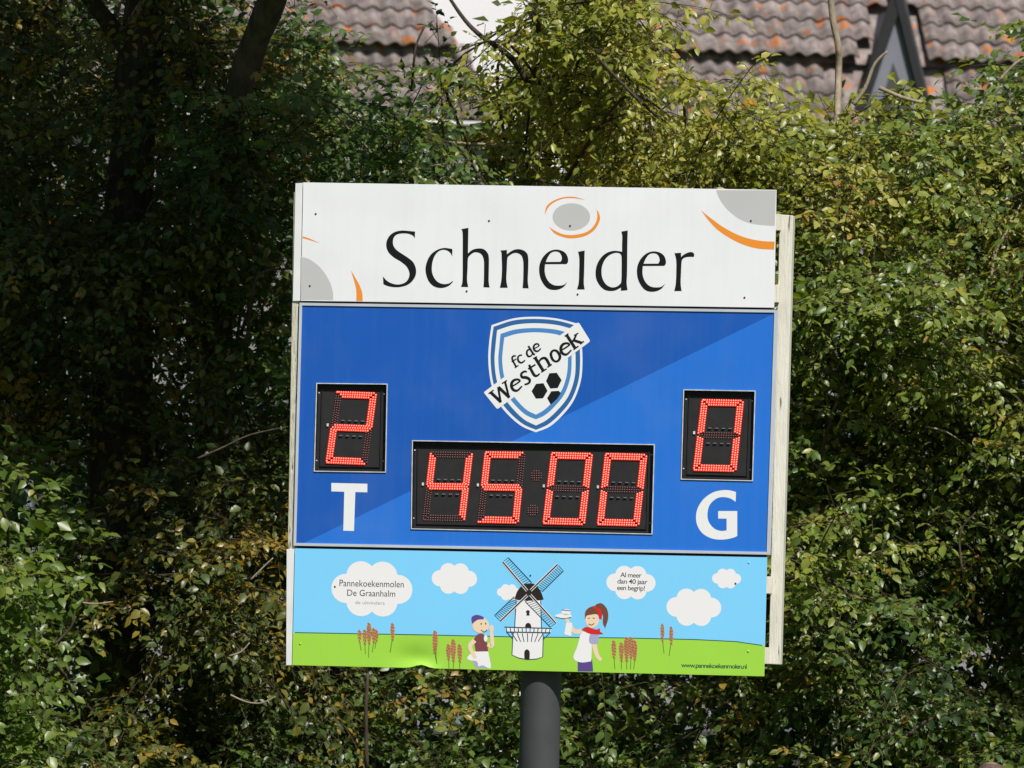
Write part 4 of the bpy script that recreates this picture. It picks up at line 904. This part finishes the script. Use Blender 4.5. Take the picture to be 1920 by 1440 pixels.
# coarser leaves deep inside the hedge and down to the ground, and the crowns above the picture
Pd, ownd, rgd, pxd, pyd, _ = sample(18000, 33, deep=True)
nD = len(Pd); dird = norm(np.array([0, -.4, .2]) + rgd.normal(0, .7, (nD, 3)))
di = sprays(Pd, dird, rgd.uniform(.2, .45, nD), np.full(nD, .068), .042, rgd.uniform(.05, .5, nD), rgd, FACE)
def blob(n, c, r, seed):
    rg_ = np.random.default_rng(seed); q = norm(rg_.normal(size=(n, 3))) * (rg_.random((n, 1)) ** .45); p = np.array(c) + q * np.array(r)
    keep = (VN(p, .55) * .6 + VN2(p, 1.0) * .4) > .50; return p[keep], rg_
plants = []
def tube_smooth(root, pts, radii, m, name='branch', n=6):
    P_ = [Vector(p) for p in pts]; PP, RR = [], []
    for i in range(len(P_) - 1):
        for q in range(4):
            t = q / 4; p0, p1, p2, p3 = P_[max(i - 1, 0)], P_[i], P_[i + 1], P_[min(i + 2, len(P_) - 1)]
            PP.append(.5 * (2 * p1 + (p2 - p0) * t + (2 * p0 - 5 * p1 + 4 * p2 - p3) * t * t + (3 * p1 - p0 - 3 * p2 + p3) * t ** 3)); RR.append(radii[i] + (radii[i + 1] - radii[i]) * t)
    PP.append(P_[-1]); RR.append(radii[-1]); v, f = [], []; tube(v, f, PP, RR, n); return mesh_obj(name, v, f, m, root, smooth=True)
for k, (nm, lab, cat_, c, r, kind, ll) in enumerate(PL):
    base = at(c[0], c[1], 4.6 + YOFF[k]); root = empty(nm, (base.x, base.y, 0)); tag(root, lab, cat_); plants.append(root)
    o = np.array(root.location); mtl = LEAF[kind]; s = own_l == k; sd = ownd[di[0]] == k
    # the largest-showing leaves as single parts: in the picture, not behind the board, nearest to the camera
    lx, ly = to_px(pos[s]); vis = (lx > 5) & (lx < 1915) & (ly > 5) & (ly < 1435) & ~((lx > 545) & (lx < 1490) & (ly > 345) & (ly < 1262))
    facing = -(nr[s][:, 1]); score = np.where(vis, sz[s] * np.clip(facing, .1, 1) - (dep_[idx][s]) * .012 , -9)
    pick = np.argsort(-score)[:150]; pick = pick[score[pick] > -1]
    rest = np.ones(s.sum(), bool); rest[pick] = False; ids = np.where(s)[0]
    me = leaves_mesh('foliage', pos[ids[rest]] - o, ax[ids[rest]], nr[ids[rest]], sz[ids[rest]], wd_[ids[rest]], tone[ids[rest]], mtl)
    tag(link(bpy.data.objects.new('foliage', me), root), kind='stuff')
    proto = []
    for q in range(6):
        w_ = .85 + .07 * q; one = np.ones(1)
        proto.append(leaves_mesh('leaf', np.zeros((1, 3)), np.array([[1., 0, 0]]), np.array([[0., 0, 1]]), one, one * w_, one * (q + .5) / 6.5, mtl))
    for i in ids[pick]:
        a_, n_2 = Vector(ax[i]), Vector(nr[i]); s_ = n_2.cross(a_); ob = bpy.data.objects.new('leaf', proto[min(int(tone[i] * 6), 5)])
        ob.matrix_basis = Matrix.Translation(Vector(pos[i] - o)) @ Matrix((a_, s_, n_2)).transposed().to_4x4() @ Matrix.Scale(float(sz[i]), 4); link(ob, root)
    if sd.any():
        me = leaves_mesh('inner_foliage', di[1][sd] - o, di[2][sd], di[3][sd], di[4][sd], di[5][sd], np.clip(np.random.default_rng(k).normal(.22, .15, sd.sum()), 0, 1), mtl, simple=True)  # darker tints put shade into the colour of the deep leaves
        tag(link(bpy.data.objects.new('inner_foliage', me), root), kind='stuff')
    # twigs that carry the leaves
    v, f = [], []
    for t in np.where(own == k)[0]:
        if dep_[t] > .9 and t % 3: continue
        b_, d_, L_ = Vector(P[t] - o), Vector(dirs[t]), float(ln[t]); dn = Vector((0, 0, -1)) * float(droop[t]) * L_
        tube(v, f, [b_ - d_ * .10, b_ + d_ * L_ * .5 + dn * .25, b_ + d_ * L_ + dn], [.0018, .0014, .0008], 3, False)
    tag(mesh_obj('twigs', v, f, TWIG, root), kind='stuff')
    # stems from the ground and branches out to the twigs
    rk = random.Random(100 + k); mine = np.where(own == k)[0]
    if k > 1:
        for q in range(4):
            tgt = Vector(P[rk.choice(list(mine))] - o); tgt.y = rk.uniform(.7, 1.6); x0 = tgt.x * .45 + rk.uniform(-.3, .3)
            pts = [(x0, .8 + rk.uniform(-.2, .3), 0), (x0 * .9 + rk.uniform(-.1, .1), .7, tgt.z * .4), (tgt.x * .8, .5, tgt.z * .75), tgt]
            tube_smooth(root, pts, [.030, .022, .015, .005], BARK, 'stem', 7)
    for q in range(14):
        t = rk.choice(list(mine)); e_ = Vector(P[t] - o); d_ = Vector(dirs[t]); bk = e_ - d_ * rk.uniform(.25, .5) + Vector((rk.uniform(-.15, .15), rk.uniform(.2, .5), -rk.uniform(.1, .3)))
        mid = (e_ + bk) / 2 + Vector((rk.uniform(-.05, .05), 0, rk.uniform(.0, .06))); bb = bk + Vector((rk.uniform(-.25, .25), .5, -.35))
        tube_smooth(root, [bb, bk, mid, e_], [.010, .0075, .005, .002], BARK if rk.random() < .75 else BARK_PALE)
# the boughs' own wood
for k, root in enumerate(plants):
    o = root.location; v, f = [], []
    for b_ in np.where(ob_ == k)[0]:
        q0, d0, L0, dr0 = Vector(Pb[b_]) - o, Vector(bd[b_]), float(bl[b_]), float(bdr[b_])
        tube(v, f, [q0 + d0 * L0 * t - Vector((0, 0, dr0 * L0 * t * t)) for t in (-.15, .2, .5, .8, 1)], [.0042, .0034, .0026, .0017, .0009], 4, False)
    tag(mesh_obj('boughs', v, f, TWIG, root), kind='stuff')

# trunks of the two trees and their crowns above the picture
def trunk(root, pts, radii, m, name='trunk'):
    o = root.location; v, f = [], []
    P_ = [Vector(p) for p in pts]; PP, RR = [], []
    for i in range(len(P_) - 1):
        for q in range(6):
            t = q / 6; p0, p1, p2, p3 = P_[max(i - 1, 0)], P_[i], P_[i + 1], P_[min(i + 2, len(P_) - 1)]
            PP.append(.5 * (2 * p1 + (p2 - p0) * t + (2 * p0 - 5 * p1 + 4 * p2 - p3) * t * t + (3 * p1 - p0 - 3 * p2 + p3) * t ** 3)); RR.append((radii[i] + (radii[i + 1] - radii[i]) * t) * (1 + .05 * math.sin(7 * (i + t))))
    PP.append(P_[-1]); RR.append(radii[-1]); tube(v, f, [p - o for p in PP], RR, 14); return mesh_obj(name, v, f, m, root, smooth=True)
tA, tB = plants[0], plants[1]
g = at(215, 1440, 5.4); trunk(tA, [(g.x - .05, 5.5, 0), at(225, 900, 5.4), at(240, 420, 5.3), at(262, 120, 5.2), at(300, -250, 5.0), at(330, -700, 4.6)], [.20, .15, .115, .105, .10, .06], BARK)
g = at(380, 1440, 4.9); trunk(tB, [(g.x - .05, 5.0, 0), at(395, 900, 5.6), at(418, 430, 5.4), at(432, 240, 4.7), at(470, 100, 4.5), at(518, -20, 4.3), at(600, -260, 3.9), at(700, -600, 3.6)], [.11, .085, .066, .058, .066, .066, .055, .03], BARK_LIT)
for root, pts in ((tA, [at(300, -250, 5.0), at(180, -420, 4.0), at(60, -620, 2.6)]), (tA, [at(262, 120, 5.2), at(120, -60, 4.8), at(-80, -260, 4.2)]), (tA, [at(330, -700, 4.6), at(500, -900, 3.2), at(640, -1050, 2.2)]),
                  (tB, [at(600, -260, 4.1), at(560, -480, 3.0), at(480, -700, 2.0)]), (tB, [at(520, -20, 4.5), at(420, -200, 3.6), at(330, -420, 2.4)])):
    trunk(root, pts, [.05, .035, .015], BARK, 'limb')
for root, c, r, n, sd, kind in ((tA, (-2.3, 3.0, 7.2), (2.3, 2.4, 1.65), 2300, 61, 'olive'), (tB, (-.95, 2.15, 6.6), (1.15, 1.75, 1.25), 3600, 62, 'green')):
    p, rg_ = blob(n, c, r, sd); n_ = len(p); d_ = norm(rg_.normal(0, 1, (n_, 3)) + np.array([0, -.2, .1]))
    q = sprays(p, d_, rg_.uniform(.2, .4, n_), np.full(n_, .09), .05, rg_.uniform(.1, .5, n_), rg_, FACE)
    zpx = to_px(q[1]); ok = zpx[1] < -60; o = np.array(root.location)
    me = leaves_mesh('crown', q[1][ok] - o, q[2][ok], q[3][ok], q[4][ok], q[5][ok], np.clip(rg_.normal(.4, .2, ok.sum()), 0, 1), LEAF[kind], simple=True)
    tag(link(bpy.data.objects.new('crown', me), root), kind='stuff')
# single branches that stand out in front
def twig_px(root, pts, w0, w1, m):
    n = len(pts); P_ = [at(*p) - root.location for p in pts]; tube_smooth(root, P_, [(w0 + (w1 - w0) * i / (n - 1)) * .00115 for i in range(n)], m)
S_ = plants
for root, pts, w0, w1, m in (
    (S_[4], [(1556, -20, 4.6), (1562, 40, 4.6), (1572, 90, 4.6), (1572, 150, 4.6), (1568, 260, 4.2), (1556, 380, 3.7), (1550, 500, 3.6), (1540, 640, 3.9)], 13, 17, BARK_PALE),
    (S_[4], [(1600, 196, 3.6), (1622, 165, 3.6), (1640, 120, 3.6), (1664, 96, 3.6)], 10, 5, BARK_PALE), (S_[4], [(1648, 164, 3.5), (1690, 182, 3.5), (1728, 192, 3.5)], 9, 6, BARK_PALE),
    (S_[3], [(842, -5, 4.2), (872, 38, 4.2), (905, 70, 4.2), (960, 110, 4.3), (1010, 190, 4.4)], 7, 14, BARK), (S_[3], [(1120, 108, 3.4), (1160, 150, 3.4), (1200, 190, 3.4), (1245, 228, 3.5)], 6, 8, BARK),
    (S_[3], [(1003, -10, 4.0), (1008, 40, 4.0), (1010, 60, 4.1)], 9, 11, BARK), (S_[2], [(796, 50, 4.0), (782, 80, 4.0), (776, 115, 4.0), (772, 170, 4.1)], 4, 6, BARK),
    (S_[5], [(1735, 800, 3.2), (1770, 808, 3.2), (1800, 826, 3.3)], 4, 3, BARK_PALE), (S_[5], [(1590, 690, 3.3), (1566, 760, 3.3), (1545, 830, 3.4), (1530, 880, 3.5)], 6, 9, BARK),
    (S_[6], [(1858, 520, 3.3), (1868, 470, 3.3), (1890, 430, 3.3), (1915, 380, 3.4)], 6, 4, BARK_PALE), (S_[6], [(1805, 1075, 3.0), (1800, 1000, 3.0), (1830, 960, 3.0)], 5, 3, BARK), (S_[6], [(1872, 152, 3.6), (1905, 118, 3.6), (1930, 105, 3.6)], 6, 5, BARK_PALE),
    (S_[7], [(1620, 1430, 2.9), (1680, 1395, 2.9), (1740, 1350, 3.0), (1800, 1335, 3.1)], 8, 5, BARK), (S_[7], [(1180, 1395, 3.2), (1225, 1370, 3.2), (1258, 1330, 3.2)], 3, 4, BARK),
    (S_[8], [(688, 1440, 3.6), (686, 1330, 3.6), (690, 1262, 3.6)], 9, 7, BARK), (S_[10], [(432, 1303, 2.8), (462, 1316, 2.8), (490, 1318, 2.8), (517, 1306, 2.8)], 4, 2, BARK_PALE),
    (S_[10], [(430, 1230, 2.8), (452, 1222, 2.8), (468, 1205, 2.8)], 4, 2, BARK_PALE), (S_[10], [(470, 1087, 2.9), (492, 1065, 2.9), (512, 1046, 2.9)], 4, 2.5, BARK_PALE), (S_[10], [(370, 860, 3.0), (420, 838, 3.0), (470, 815, 3.0), (540, 800, 3.1)], 5, 2, BARK),
    (S_[0], [(0, 65, 4.2), (40, 95, 4.2), (120, 135, 4.3)], 5, 3, BARK), (S_[9], [(100, 1210, 2.2), (130, 1180, 2.2), (142, 1155, 2.2)], 6, 4, BARK), (S_[9], [(155, 1130, 2.2), (180, 1132, 2.2), (212, 1128, 2.2)], 4, 2, BARK_PALE)):
    twig_px(root, pts, w0, w1, m)

# ================================================================== the person whose head shows at the lower right
SKIN = mat('pink_skin', (0.30, 0.165, 0.12), 0.55, 0.3, var=0.3, vscale=25); HAIR = mat('short_grey_brown_hair', (0.13, 0.095, 0.075), 0.7, 0.3, var=0.5, vscale=120, bump=0.8, bscale=200)
JACKET = mat('navy_jacket', (0.02, 0.025, 0.045), 0.8, 0.2, var=0.15); JEANS = mat('dark_trousers', (0.03, 0.035, 0.05), 0.85, 0.2, var=0.15); SHOE = mat('black_shoe', (0.015, 0.015, 0.016), 0.5, 0.3); EYE = mat('dark_eye', (0.01, 0.008, 0.006), 0.2, 0.5)
hp = at(1859, 1428.5, 1.2); HTOP = hp.z
person = empty('person', (hp.x, 1.2, 0)); tag(person, 'balding person in a dark jacket below the shrubs, only the top of the head showing', 'person')
def skin_chain(chains, name):
    """continuous body: chains of (point, radius) joined at shared points, grown with a Skin modifier"""
    V, E_, R_2, key = [], [], [], {}
    for ch in chains:
        prev = None
        for p, r in ch:
            kk = tuple(round(c, 4) for c in p)
            if kk not in key: key[kk] = len(V); V.append(p); R_2.append(r)
            if prev is not None: E_.append((prev, key[kk]))
            prev = key[kk]
    me = bpy.data.meshes.new(name); me.from_pydata(V, E_, []); ob = bpy.data.objects.new(name, me); COL.objects.link(ob)
    md = ob.modifiers.new('skin', 'SKIN'); md.use_smooth_shade = True; me.skin_vertices[0].data.foreach_set('radius', [r for rr in R_2 for r in (rr, rr)]); me.skin_vertices[0].data[0].use_root = True
    ob.modifiers.new('sub', 'SUBSURF').levels = 2
    out = bpy.data.meshes.new_from_object(ob.evaluated_get(bpy.context.evaluated_depsgraph_get())); bpy.data.objects.remove(ob); return out
h = HTOP
pel = ((0, 0, .54 * h), .135)
ch = [[pel, ((0, .01, .62 * h), .13), ((0, .01, .72 * h), .15), ((0, .02, .80 * h), .12), ((0, .02, .845 * h), .06), ((0, 0, .885 * h), .062)]]
for sx in (-1, 1):
    ch.append([pel, ((sx * .09, 0, .50 * h), .10), ((sx * .10, -.01, .28 * h), .062), ((sx * .10, .01, .13 * h), .05), ((sx * .10, .02, .05 * h), .04), ((sx * .11, -.10, .025 * h), .035), ((sx * .11, -.17, .02 * h), .028)])
    wr = (sx * .27, -.05, .475 * h); pal = (sx * .275, -.06, .44 * h)
    ch.append([((0, .02, .80 * h), .12), ((sx * .17, .02, .80 * h), .07), ((sx * .22, .03, .64 * h), .05), (wr, .03), (pal, .028)])
    for q, (dx, dy, dl) in enumerate(((.0, -.034, .075), (.0, -.012, .085), (.0, .010, .080), (.0, .030, .065))):
        ch.append([(pal, .028), ((pal[0] + sx * .004, pal[1] + dy, pal[2] - .035), .0095), ((pal[0] - sx * .004, pal[1] + dy - .004, pal[2] - .035 - dl * .5), .0085), ((pal[0] - sx * .02, pal[1] + dy - .006, pal[2] - .035 - dl), .007)])
    ch.append([(wr, .03), ((wr[0] - sx * .012, wr[1] - .045, wr[2] - .03), .011), ((wr[0] - sx * .02, wr[1] - .06, wr[2] - .065), .009)])
bme = skin_chain(ch, 'body')
for m in (JACKET, JEANS, SHOE, SKIN): bme.materials.append(m)
for p in bme.polygons:
    z, x = p.center.z, abs(p.center.x)
    p.material_index = 3 if (z > .855 * h or (x > .2 and z < .49 * h)) else 2 if z < .055 * h else 1 if z < .53 * h and x < .22 else 0
link(bpy.data.objects.new('body', bme), person)
# head with brow, nose, chin
hv, hf = [], []; nu, nv = 28, 20; hc = Vector((0, -.01, h - .118))
for j in range(nv + 1):
    ph = math.pi * j / nv
    for i in range(nu):
        th = 2 * math.pi * i / nu; x, y, z = math.sin(ph) * math.cos(th), math.sin(ph) * math.sin(th), math.cos(ph)
        rx, ry, rz = .079, .098, .118
        if z < 0: rx *= 1 - .28 * z * z; ry *= 1 - .18 * z * z
        q = Vector((x * rx, y * ry, z * rz))
        if y < 0:
            fr = max(0, -y)
            q.y -= .022 * math.exp(-((q.x / .012) ** 2 + ((q.z + .02) / .022) ** 2)) + .008 * math.exp(-((q.x / .03) ** 2 + ((q.z + .085) / .02) ** 2)) + .005 * math.exp(-(((q.z - .025) / .012) ** 2)) * fr
            q.y += .007 * sum(math.exp(-(((q.x - sx * .031) / .014) ** 2 + ((q.z - .004) / .012) ** 2)) for sx in (-1, 1))
        hv.append(hc + q)
for j in range(nv):
    for i in range(nu): hf.append((j * nu + i, j * nu + (i + 1) % nu, (j + 1) * nu + (i + 1) % nu, (j + 1) * nu + i))
head = mesh_obj('head', hv, hf, SKIN, person, smooth=True)
for sx in (-1, 1):
    v, f = [], []; tube(v, f, [hc + Vector((sx * .078, .012, -.045)), hc + Vector((sx * .09, .02, -.005)), hc + Vector((sx * .088, .022, .022))], [.008, .014, .010], 8); mesh_obj('ear', v, f, SKIN, head, smooth=True)
    v, f = [], []; tube(v, f, [hc + Vector((sx * .031 - .008, -.089, .002)), hc + Vector((sx * .031, -.0925, .003)), hc + Vector((sx * .031 + .008, -.089, .002))], [.002, .0055, .002], 8); mesh_obj('eye', v, f, EYE, head, smooth=True)
v, f = [], []; tube(v, f, [hc + Vector((-.024, -.083, -.058)), hc + Vector((0, -.090, -.060)), hc + Vector((.024, -.083, -.058))], [.002, .0045, .002], 8); mesh_obj('mouth', v, f, PR_MAROON, head, smooth=True)
v, f = [], []                                                          # ring of short hair round the bald crown
for j in range(6):
    for i in range(nu):
        th = 2 * math.pi * i / nu; el = math.radians(20 + 14.5 * j); k = 1.03 + .03 * math.sin(j / 5 * math.pi)
        front_ = max(0, -math.sin(th)); el2 = el if front_ < .35 else math.radians(26 + 5 * j)
        v.append(hc + Vector((math.sin(el2) * math.cos(th) * .079 * k, math.sin(el2) * math.sin(th) * .098 * k, math.cos(el2) * .118 * k)))
for j in range(5):
    for i in range(nu): f.append((j * nu + i, j * nu + (i + 1) % nu, (j + 1) * nu + (i + 1) % nu, (j + 1) * nu + i))
mesh_obj('hair', v, f, HAIR, head, smooth=True)
